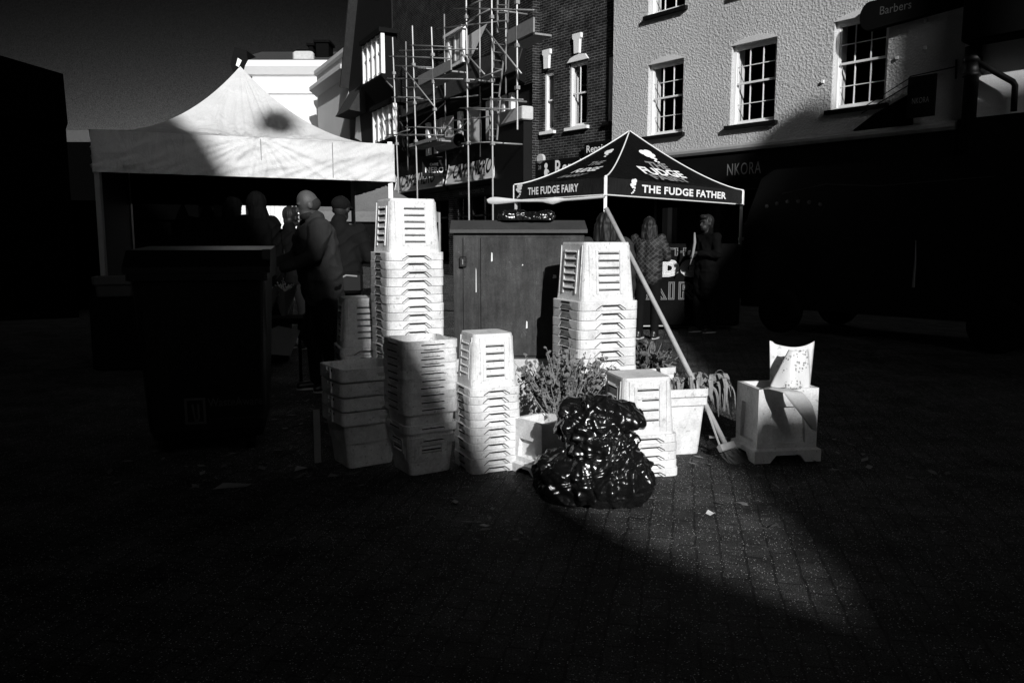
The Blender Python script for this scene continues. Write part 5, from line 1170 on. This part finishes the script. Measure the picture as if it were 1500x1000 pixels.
# ------------------------------------------------------------------ people
def person(label, loc, rotz, H=1.72, lean=0., arms=None, jacket='cloth_dark', trouser='trouser', hair='hair', hairstyle='short', skin='skin', step=.10, coat=False, head_turn=0., head_nod=0., bulk=1.0, hood=False):
    """one remeshed body, clothes and hair as children; faces -y"""
    k = H / 1.75; p = empty('person', loc, rotz, label, 'person')
    V = lambda x, y, z: Vector((x * k, y * k, z * k))
    L_ = lambda z: Vector((0, -math.tan(lean) * max(0, z - .95) * k, 0))
    ank = [V(-.10, -step / 2, .09), V(.10, step / 2, .09)]; kne = [V(-.105, -step * .45 - .02, .50), V(.105, step * .3 - .02, .50)]; hip = [V(-.09, 0, .93), V(.09, 0, .93)]
    sh = [V(-.185, 0, 1.43) + L_(1.43), V(.185, 0, 1.43) + L_(1.43)]; neck = V(0, .01, 1.49) + L_(1.49); hc = V(0, -.02, 1.635) + L_(1.64)
    arms = arms or [((-.25, .02, 1.15), (-.24, -.06, .90)), ((.25, .02, 1.15), (.24, -.06, .90))]
    el = [V(*a[0]) + L_(a[0][2]) for a in arms]; wr = [V(*a[1]) + L_(a[1][2]) for a in arms]
    def remesh(mb, name, mt, vox, sm=4, parent=p):
        o = mb.obj(name, parent); m = o.modifiers.new('r', 'REMESH'); m.mode = 'VOXEL'; m.voxel_size = vox; m2 = o.modifiers.new('s', 'SMOOTH'); m2.iterations = sm; m2.factor = .5
        apply_mods(o); o.data.materials.clear(); o.data.materials.append(M[mt]); o.data.polygons.foreach_set('use_smooth', [True] * len(o.data.polygons)); return o
    b = MB().m(M[skin]); HM = Matrix.Rotation(head_turn, 3, 'Z') @ Matrix.Rotation(head_nod, 3, 'X')
    hp = lambda x, y, z: hc + HM @ (Vector((x, y, z)) * k)
    for i in range(2):
        b.capsule(hip[i], kne[i], .085 * k, .055 * k); b.capsule(kne[i], ank[i], .054 * k, .036 * k); b.capsule(ank[i] + V(0, .04, -.04), ank[i] + V(0, -.13, -.05), .038 * k, .03 * k)
        b.capsule(sh[i], el[i], .05 * k, .04 * k); b.capsule(el[i], wr[i], .04 * k, .027 * k)
        d = (wr[i] - el[i]).normalized(); sd_ = d.cross(Vector((0, 1, .2))).normalized(); pm = wr[i] + d * .085 * k
        b.capsule(wr[i], pm, .028 * k, .032 * k, 8)
        for f in range(4): st_ = pm + sd_ * (f - 1.5) * .019 * k; mdl = st_ + d * (.045 - abs(f - 1.4) * .004) * k; b.capsule(st_, mdl, .0105 * k, .0095 * k, 6); b.capsule(mdl, mdl + (d + Vector((0, -.5, -.2))).normalized() * .035 * k, .0095 * k, .008 * k, 6)
        tb_ = wr[i] + d * .03 * k + sd_ * .03 * k; b.capsule(tb_, tb_ + (d + sd_ * .8).normalized() * .06 * k, .012 * k, .009 * k, 6)
    b.capsule(V(0, 0, .98), V(0, .0, 1.30) + L_(1.3), .125 * k, .135 * k); b.capsule(V(-.09, 0, 1.36) + L_(1.36), V(.09, 0, 1.36) + L_(1.36), .10 * k, .10 * k)
    b.capsule(neck - V(0, 0, .06), hc - V(0, -.015, .08), .058 * k, .052 * k)
    b.ellipsoid(hp(0, .01, .02), (.074 * k, .094 * k, .112 * k), 16, 12, HM); b.ellipsoid(hp(0, -.03, -.055), (.056 * k, .062 * k, .06 * k), 12, 8, HM)
    b.capsule(hp(0, -.088, .012), hp(0, -.108, -.022), .010 * k, .015 * k, 8); b.capsule(hp(-.022, -.085, -.058), hp(.022, -.085, -.058), .009 * k, .009 * k, 6)
    b.capsule(hp(-.045, -.078, .036), hp(.045, -.078, .036), .012 * k, .012 * k, 6)
    for sx in (-1, 1): b.ellipsoid(hp(sx * .078, .012, -.005), (.012 * k, .024 * k, .034 * k), 8, 6, HM)
    body = remesh(b, 'body', skin, .0085 * k, 3)
    # clothes
    t = MB().m(M[trouser])
    for i in range(2):
        t.capsule(hip[i], kne[i], .105 * k * bulk, .075 * k); t.capsule(kne[i], ank[i] - V(0, 0, .02), .073 * k, .062 * k)
    t.capsule(V(-.06, .01, .95), V(.06, .01, .95), .125 * k * bulk, .125 * k * bulk); remesh(t, 'trousers', trouser, .014 * k, 4)
    j = MB().m(M[jacket]); lowz = .62 if coat else .90
    j.capsule(V(-.05, 0, lowz), V(-.05, 0, 1.32) + L_(1.32), (.15 if coat else .135) * k * bulk, .145 * k * bulk); j.capsule(V(.05, 0, lowz), V(.05, 0, 1.32) + L_(1.32), (.15 if coat else .135) * k * bulk, .145 * k * bulk)
    j.capsule(V(-.12, .0, 1.38) + L_(1.38), V(.12, .0, 1.38) + L_(1.38), .115 * k, .115 * k); j.capsule(neck - V(0, 0, .05), neck + V(0, .012, .035), .088 * k, .074 * k)
    for i in range(2): j.capsule(sh[i], el[i], .08 * k * bulk, .064 * k); j.capsule(el[i], wr[i] - (wr[i] - el[i]).normalized() * .02, .064 * k, .048 * k)
    jo = remesh(j, 'coat' if coat else 'jacket', jacket, .014 * k, 3)
    for v in jo.data.vertices:
        n_ = mnoise.noise(v.co * 6 + Vector((H * 9, 0, 0))) * .016 + (1 - abs(mnoise.noise(Vector((v.co.x * 5, v.co.y * 5, v.co.z * 9 + v.co.x * 4)) + Vector((3, H, 1)))) * 1.6) ** 3 * .016; v.co += v.normal * n_ if False else Vector((v.co.x - L_(v.co.z / k).x, v.co.y - L_(v.co.z / k).y, 0)).normalized() * n_
    for i in range(2):
        s_ = MB().m(M['shoe']); a_ = ank[i]; s_.capsule(a_ + V(0, .05, -.045), a_ + V(0, -.15, -.055), .045 * k, .038 * k); s_.capsule(a_ + V(0, .03, 0), a_ + V(0, .03, -.05), .045 * k, .05 * k); so = remesh(s_, 'shoe', 'shoe', .010 * k, 2)
        zmin = min(v.co.z for v in so.data.vertices)
        for v in so.data.vertices: v.co.z = max(v.co.z, .012)
        s_ = MB().m(M['sole']); s_.loft([[(a_.x + .046 * k * math.cos(q), a_.y - .05 * k + .135 * k * math.sin(q), z) for q in [n * .524 for n in range(12)]] for z in (.0, .018)], True, True); s_.obj('sole', so)
    if hairstyle == 'bald':
        h_ = MB().m(M['stubble']); h_.ellipsoid(hp(0, .028, -.004), (.0775 * k, .0905 * k, .070 * k), 14, 10, HM); h_.ellipsoid(hp(0, -.035, -.075), (.062 * k, .066 * k, .048 * k), 12, 8, HM); remesh(h_, 'beard', 'stubble', .009 * k, 2)
    else:
        h_ = MB().m(M[hair])
        if hairstyle == 'cap':
            h_.ellipsoid(hp(0, .016, .042), (.090 * k, .112 * k, .084 * k), 16, 10, HM); h_.ellipsoid(hp(0, -.11, .035), (.075 * k, .07 * k, .014 * k), 12, 6, HM); nm = 'cap'
        elif hairstyle == 'long':
            h_.ellipsoid(hp(0, .022, .022), (.092 * k, .106 * k, .104 * k), 14, 10, HM); h_.capsule(hp(-.055, .05, -.03), hp(-.075, .06, -.16), .062 * k, .05 * k); h_.capsule(hp(.055, .05, -.03), hp(.075, .06, -.17), .062 * k, .05 * k); h_.capsule(hp(0, .07, -.04), hp(0, .09, -.20), .065 * k, .06 * k); nm = 'hair'
        elif hairstyle == 'hood':
            h_.ellipsoid(hp(0, .03, .025), (.102 * k, .118 * k, .135 * k), 14, 10, HM); h_.capsule(hp(0, .05, -.06), hp(0, .06, -.15), .10 * k, .12 * k); nm = 'hood'
        else:
            h_.ellipsoid(hp(0, .030, .036), (.090 * k, .104 * k, .106 * k), 14, 10, HM); h_.ellipsoid(hp(0, -.05, .10), (.07 * k, .06 * k, .04 * k), 10, 8, HM); h_.ellipsoid(hp(0, .07, -.03), (.075 * k, .05 * k, .06 * k), 10, 8, HM); nm = 'hair'
        ho = remesh(h_, nm, hair, .009 * k, 2)
        if nm != 'cap':
            for v in ho.data.vertices:
                q = v.co - hc; a = math.atan2(q.y, q.x); dsp = mnoise.noise(Vector((a * 5, q.z * 9, H * 7))) * .012 + mnoise.noise(Vector((a * 16, q.z * 14, H))) * .007; v.co += Vector((q.x, q.y, q.z * .4)).normalized() * dsp
    return p
reach = [((-.27, -.12, 1.20), (-.20, -.36, 1.12)), ((.27, -.10, 1.20), (.18, -.36, 1.10))]
fold = [((-.27, -.04, 1.18), (-.08, -.22, 1.16)), ((.27, -.04, 1.18), (.06, -.22, 1.20))]
pm = person('bald bearded man in a grey wool jacket turned to the stall, seen from behind', (-1.70, 7.15, 0), R(-62), 1.77, .13, reach, 'jacket', hairstyle='bald', head_turn=R(-8), head_nod=.34, bulk=1.3)
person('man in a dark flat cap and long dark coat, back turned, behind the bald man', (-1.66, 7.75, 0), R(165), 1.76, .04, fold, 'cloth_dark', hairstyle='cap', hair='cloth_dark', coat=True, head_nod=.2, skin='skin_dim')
hb = empty('shoulder_bag', (-1.53, 7.42, .86), R(20), 'shiny dark shoulder bag hanging at the hip of the capped man', 'bag')
mb = MB().m(M['black_paint']); mb.bbox(-.14, .14, -.05, .05, 0, .20, .03); mb.obj('bag_body', hb); mb = MB().m(M['steel']); mb.tube([(-.10, -.055, .13), (-.02, -.06, .17), (.08, -.055, .16)], .009, 6); mb.obj('clasp', hb)
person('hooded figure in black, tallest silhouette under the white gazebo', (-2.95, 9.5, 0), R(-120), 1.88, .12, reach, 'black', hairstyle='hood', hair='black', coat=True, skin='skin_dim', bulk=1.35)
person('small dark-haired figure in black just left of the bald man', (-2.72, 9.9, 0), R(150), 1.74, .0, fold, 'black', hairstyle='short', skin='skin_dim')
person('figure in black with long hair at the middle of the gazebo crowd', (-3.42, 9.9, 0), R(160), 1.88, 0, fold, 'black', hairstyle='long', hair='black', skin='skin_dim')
person('figure in a black hat, leftmost of the gazebo crowd', (-3.85, 10.2, 0), R(200), 1.92, 0, fold, 'black', hairstyle='cap', hair='black', skin='skin_dim')
person('long-haired shopper in a dark checked coat, back turned at the black gazebo', (1.86, 10.95, 0), R(150), 1.66, 0, fold, 'plaid', hairstyle='long', head_turn=R(20), coat=False, bulk=1.1)
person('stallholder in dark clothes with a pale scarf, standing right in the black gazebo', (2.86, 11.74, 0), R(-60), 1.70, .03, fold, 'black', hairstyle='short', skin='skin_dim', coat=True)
pw_ = person('dark-haired passer-by in a fuzzy coat, only head showing above the right tall stack', (.86, 7.4, 0), R(175), 1.60, 0, None, 'jacket', hairstyle='long', bulk=1.1, coat=True)
sc_ = MB().m(M['letter_grey']); sc_.tube([(-.05, -.17, 1.46), (-.04, -.20, 1.32), (-.06, -.21, 1.16), (-.10, -.21, 1.0)], [.012, .022, .020, .008], 6); so = sc_.obj('scarf', loc=(2.74, 11.74, 0), smooth=True, rotz=R(-20)); tag(so, 'pale scarf hanging down the front of the stallholder in the black gazebo', 'scarf')

# ------------------------------------------------------------------ big bin with recycling logo at left
bn = empty('waste_bin', (-2.02, 5.305, 0), R(14), 'large black communal waste bin with dim recycling logo at left', 'waste bin')
mb = MB().m(M['bin'])
lp = lambda z, w, d: [(x, y, z) for x, y, *_ in rrect(w, d, .05)]
mb.loft([lp(.10, .66, .70), lp(.16, .70, .74), lp(1.10, .78, .90), lp(1.11, .83, .97), lp(1.15, .83, .97)], True, True); bd_ = mb.obj('body', bn)
mb = MB().m(M['bin']); mb.prism([(-.49, 1.152), (-.49, 1.19), (-.36, 1.29), (.40, 1.31), (.48, 1.2), (.48, 1.152)], -.42, .42, 'x'); mb.obj('lid', bn)
mb = MB().m(M['bin_edge']); mb.prism([(-.485, 1.192), (-.36, 1.293), (-.33, 1.296), (-.46, 1.192)], .37, .422, 'x'); mb.box(.372, .387, -.462, -.452, .75, 1.09); mb.obj('pale_edge', bn)  # lighter strips on the lid's right slope and the front edge
for x in (-.25, .25):
    for y in (-.25, .25): mb = MB().m(M['tyre']); mb.M = Matrix.Translation((x, y, .08)) @ Matrix.Rotation(R(90), 4, 'Y'); mb.lathe([(.03, -.03), (.08, -.025), (.08, .025), (.03, .03)], 16); mb.obj('castor', bn)
fy = lambda z: -(.37 + .08 * (z - .16) / .94) - .004
mb = MB().m(M['sign_pale']); M['bin_print'] = mat('faded_bin_print', .07, .7, .1); mb = MB().m(M['bin_print'])
z0, z1, x0 = .20, .37, -.13
def bq(xa, xb, za, zb): mb.quad((xa, fy(za), za), (xb, fy(za), za), (xb, fy(zb), zb), (xa, fy(zb), zb))
bq(x0, x0 + .015, z0, z1); bq(x0 + .11, x0 + .125, z0, z1); bq(x0 + .015, x0 + .11, z0, z0 + .015); bq(x0 + .015, x0 + .11, z1 - .015, z1)
mb.add([(x0 + .04, fy(.33), .33), (x0 + .055, fy(.33), .33), (x0 + .062, fy(.23), .24), (x0 + .055, fy(.22), .225)], [(0, 1, 2, 3)]); bq(x0 + .055, x0 + .08, .218, .232); bq(x0 + .075, x0 + .088, .232, .33)
lg = mb.obj('logo', bd_)
text('WasteAware', lg, M['bin_print'], (x0 + .14, fy(.30), .31), (1, 0, 0), (0, -.085, 1), .33, .055); text('for your local council services', lg, M['bin_print'], (x0 + .14, fy(.21), .22), (1, 0, 0), (0, -.085, 1), .33, .02)

# ------------------------------------------------------------------ dark food van at right
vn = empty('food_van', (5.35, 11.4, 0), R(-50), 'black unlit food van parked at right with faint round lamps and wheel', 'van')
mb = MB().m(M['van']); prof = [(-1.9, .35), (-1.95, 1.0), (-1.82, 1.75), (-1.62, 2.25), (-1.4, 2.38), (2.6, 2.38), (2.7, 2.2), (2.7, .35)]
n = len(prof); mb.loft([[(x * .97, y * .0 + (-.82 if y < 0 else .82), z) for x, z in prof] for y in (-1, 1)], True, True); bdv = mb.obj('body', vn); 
mb = MB().m(M['van']); mb.quad((-1.7, -.826, 1.35), (-.9, -.826, 1.35), (-.9, -.826, 2.0), (-1.5, -.826, 2.0)); mb.obj('side_window', vn)
for x in (-1.15, 1.75):
    for y in (-.84, .84):
        mb = MB().m(M['tyre']); mb.M = Matrix.Translation((x, y, .33)) @ Matrix.Rotation(R(90), 4, 'X'); mb.lathe([(.2, -.09), (.31, -.09), (.33, -.06), (.33, .06), (.31, .09), (.2, .09)], 24); w = mb.obj('wheel', vn, True)
        mb = MB().m(M['rim']); mb.M = Matrix.Translation((x, y * 1.01, .33)) @ Matrix.Rotation(R(90), 4, 'X')
        for k in range(8): a = k * math.pi / 4; mb.tube([(.04 * math.cos(a), .04 * math.sin(a), 0), (.2 * math.cos(a), .2 * math.sin(a), 0)], .008, 5)
        mb.obj('rim', w)
M['van_dot'] = mat('dim_round_lamp', .05, .4, .4)
for k in range(6): mb = MB().m(M['van_dot']); mb.M = Matrix.Translation((-1.45 + k * .17, -.83, 1.85 + .06 * math.sin(k / 5 * math.pi))) @ Matrix.Rotation(R(90), 4, 'X'); mb.lathe([(.028, 0), (.03, .01), (.012, .014)], 12); mb.obj('lamp', vn)
mb = MB().m(M['bin_edge']); mb.tube([(-1.2, -.84, 2.02), (-.5, -.9, 2.12), (.2, -.86, 2.06), (1.6, -.86, 2.1)], .006, 5); mb.obj('awning_rail', vn)
mb = MB().m(M['rim']); mb.tube([(.75, -.86, .75), (.76, -.87, 1.1), (.74, -.85, 1.35)], [.018, .010, .003], 6); mb.obj('door_handle', vn)

# ------------------------------------------------------------------ stall table and goods under the white gazebo
tbl = empty('stall_table', (-3.0, 8.9, 0), R(19), 'dark cloth-covered stall table along the front of the white gazebo', 'table')
mb = MB().m(M['black']); mb.bbox(-1.5, .45, -.35, .35, .02, .78, .02); mb.obj('table_cloth', tbl)
ftray = bucket_mesh('flower_tray', .40, .38, .20, .33, .31, .078, .012, plain=True, notch=False, upright=True, cm='bin_edge')
for i, (x, y, w, lab) in enumerate(((-2.82, 8.55, .34, 'flower tray at the right end of the dark stall table'), (-3.45, 8.5, .40, 'flower tray in the middle of the dark stall table'), (-4.1, 8.25, .4, 'flower tray at the left end of the dark stall table'))):
    o = bpy.data.objects.new('flower_tray', ftray); col.objects.link(o); o.location = (x, y, .782); o.rotation_euler = (0, 0, R(19)); tag(o, 'shallow dark ' + lab, 'tray', 'flower trays on the stall table')
for i, (x, y, z, lab) in enumerate(((-2.35, 7.6, .62, 'wrapped bouquet of pale flowers in front of the bald man'), (-2.22, 7.75, .62, 'second pale bouquet close behind the one facing the bald man'))):
    bq_ = empty('bouquet', (x, y, z), R(20 * i), lab, 'bouquet'); rr = random.Random(20 + i)
    mb = MB().m(M['grey_canvas']); mb.loft([[(.03 * math.cos(q * .524), .03 * math.sin(q * .524), 0) for q in range(12)], [(.12 * math.cos(q * .524) * (1 + .15 * (q % 2)), .10 * math.sin(q * .524), .24 + .03 * (q % 3)) for q in range(12)]]); mb.obj('wrapper', bq_)
    mb = MB().m(M['paper'])
    for k in range(36):
        c = Vector((rr.gauss(0, .05), rr.gauss(0, .04), .26 + rr.gauss(0, .03)))
        for m_ in range(4): u = Vector((rr.gauss(0, 1), rr.gauss(0, 1), rr.gauss(0, 1))).normalized(); w = u.orthogonal().normalized(); mb.add([tuple(c), tuple(c + u * .02 + w * .008), tuple(c + u * .03), tuple(c + u * .02 - w * .008)], [(0, 1, 2, 3)])
    mb.obj('petals', bq_)
bs = empty('bouquet_stand', (-2.28, 7.68, 0), R(15), 'dark folding stand holding the bouquets beside the bald man', 'stand')
mb = MB().m(M['black']); mb.bbox(-.28, .25, -.2, .2, .56, .615, .01); mb.obj('shelf', bs)
for x in (-.24, .21):
    for y in (-.16, .16): mb = MB().m(M['black']); mb.box(x - .015, x + .015, y - .015, y + .015, 0, .56); mb.obj('leg', bs)
mb = MB().m(M['grey_canvas']); mb.prism([(-.20, .3), (.12, .26), (.22, .5), (.02, .55), (-.16, .48)], -.215, -.205); mb.obj('sling_cloth', bs)

# ------------------------------------------------------------------ litter
def flat(name, pts, z, loc, rotz, material, label, cat, curl=.01):
    mb = MB().m(material); n = len(pts); mb.add([(x, y, z + (curl if i % 2 else .0)) for i, (x, y) in enumerate(pts)] + [(0, 0, z + curl * .5)], [(i, (i + 1) % n, n) for i in range(n)]); return tag(mb.obj(name, loc=loc, rotz=rotz), label, cat)
flat('paper_sheet', [(-.10, -.035), (.08, -.05), (.10, .035), (-.06, .05)], .004, (-1.54, 4.26, 0), .15, M['card'], 'flat grey sheet of card on the dark paving at left', 'litter')
flat('paper_scrap', [(-.05, -.02), (.04, -.025), (.055, .02), (-.03, .03)], .004, (-1.24, 4.58, 0), .3, M['wood'], 'crumpled pale scrap on the ground left of the grey bin', 'litter', .02)
flat('paper_scrap', [(-.04, -.015), (.045, -.015), (.03, .025), (-.03, .02)], .004, (-1.02, 4.44, 0), -.2, M['card'], 'small scrap on the ground in front of the grey bin', 'litter', .015)
flat('dry_leaf', [(-.02, -.015), (.01, -.022), (.024, .0), (.012, .028), (-.015, .02)], .006, (.985, 3.81, 0), .6, M['paper'], 'single pale leaf lying on the sunlit paving', 'leaf', .012)
flat('paper_scrap', [(-.07, -.02), (.05, -.02), (.055, .02), (-.065, .025)], .03, (1.40, 5.25, 0), -.1, M['paper'], 'pale card scrap on the dark ground behind the broom', 'litter', .006)
rr = random.Random(11); lt = MB(); 
for i in range(420):
    lt.m(M['cobble'] if i % 3 else M['leaf_dark'])
    if i < 260: x, y = rr.uniform(-2.4, -.8), rr.uniform(4.2, 7.2)
    elif i < 330: x, y = rr.uniform(.6, 2.6), rr.uniform(4.9, 6.6)
    else: x, y = rr.uniform(-.3, 2.6), rr.uniform(3.4, 5.2)
    a = rr.uniform(0, 6.28); L = rr.uniform(.008, .045); W = L * rr.uniform(.12, .6); u = Vector((math.cos(a), math.sin(a), rr.uniform(-.1, .25))); w = Vector((-math.sin(a), math.cos(a), rr.uniform(-.2, .2))); p = Vector((x, y, .008 + rr.random() * .008))
    lt.add([tuple(p - u * L), tuple(p + w * W), tuple(p + u * L), tuple(p - w * W)], [(0, 1, 2, 3)])
tag(lt.obj('litter'), 'scattered leaves, stalks and scraps over the paving', 'litter', kind='stuff')
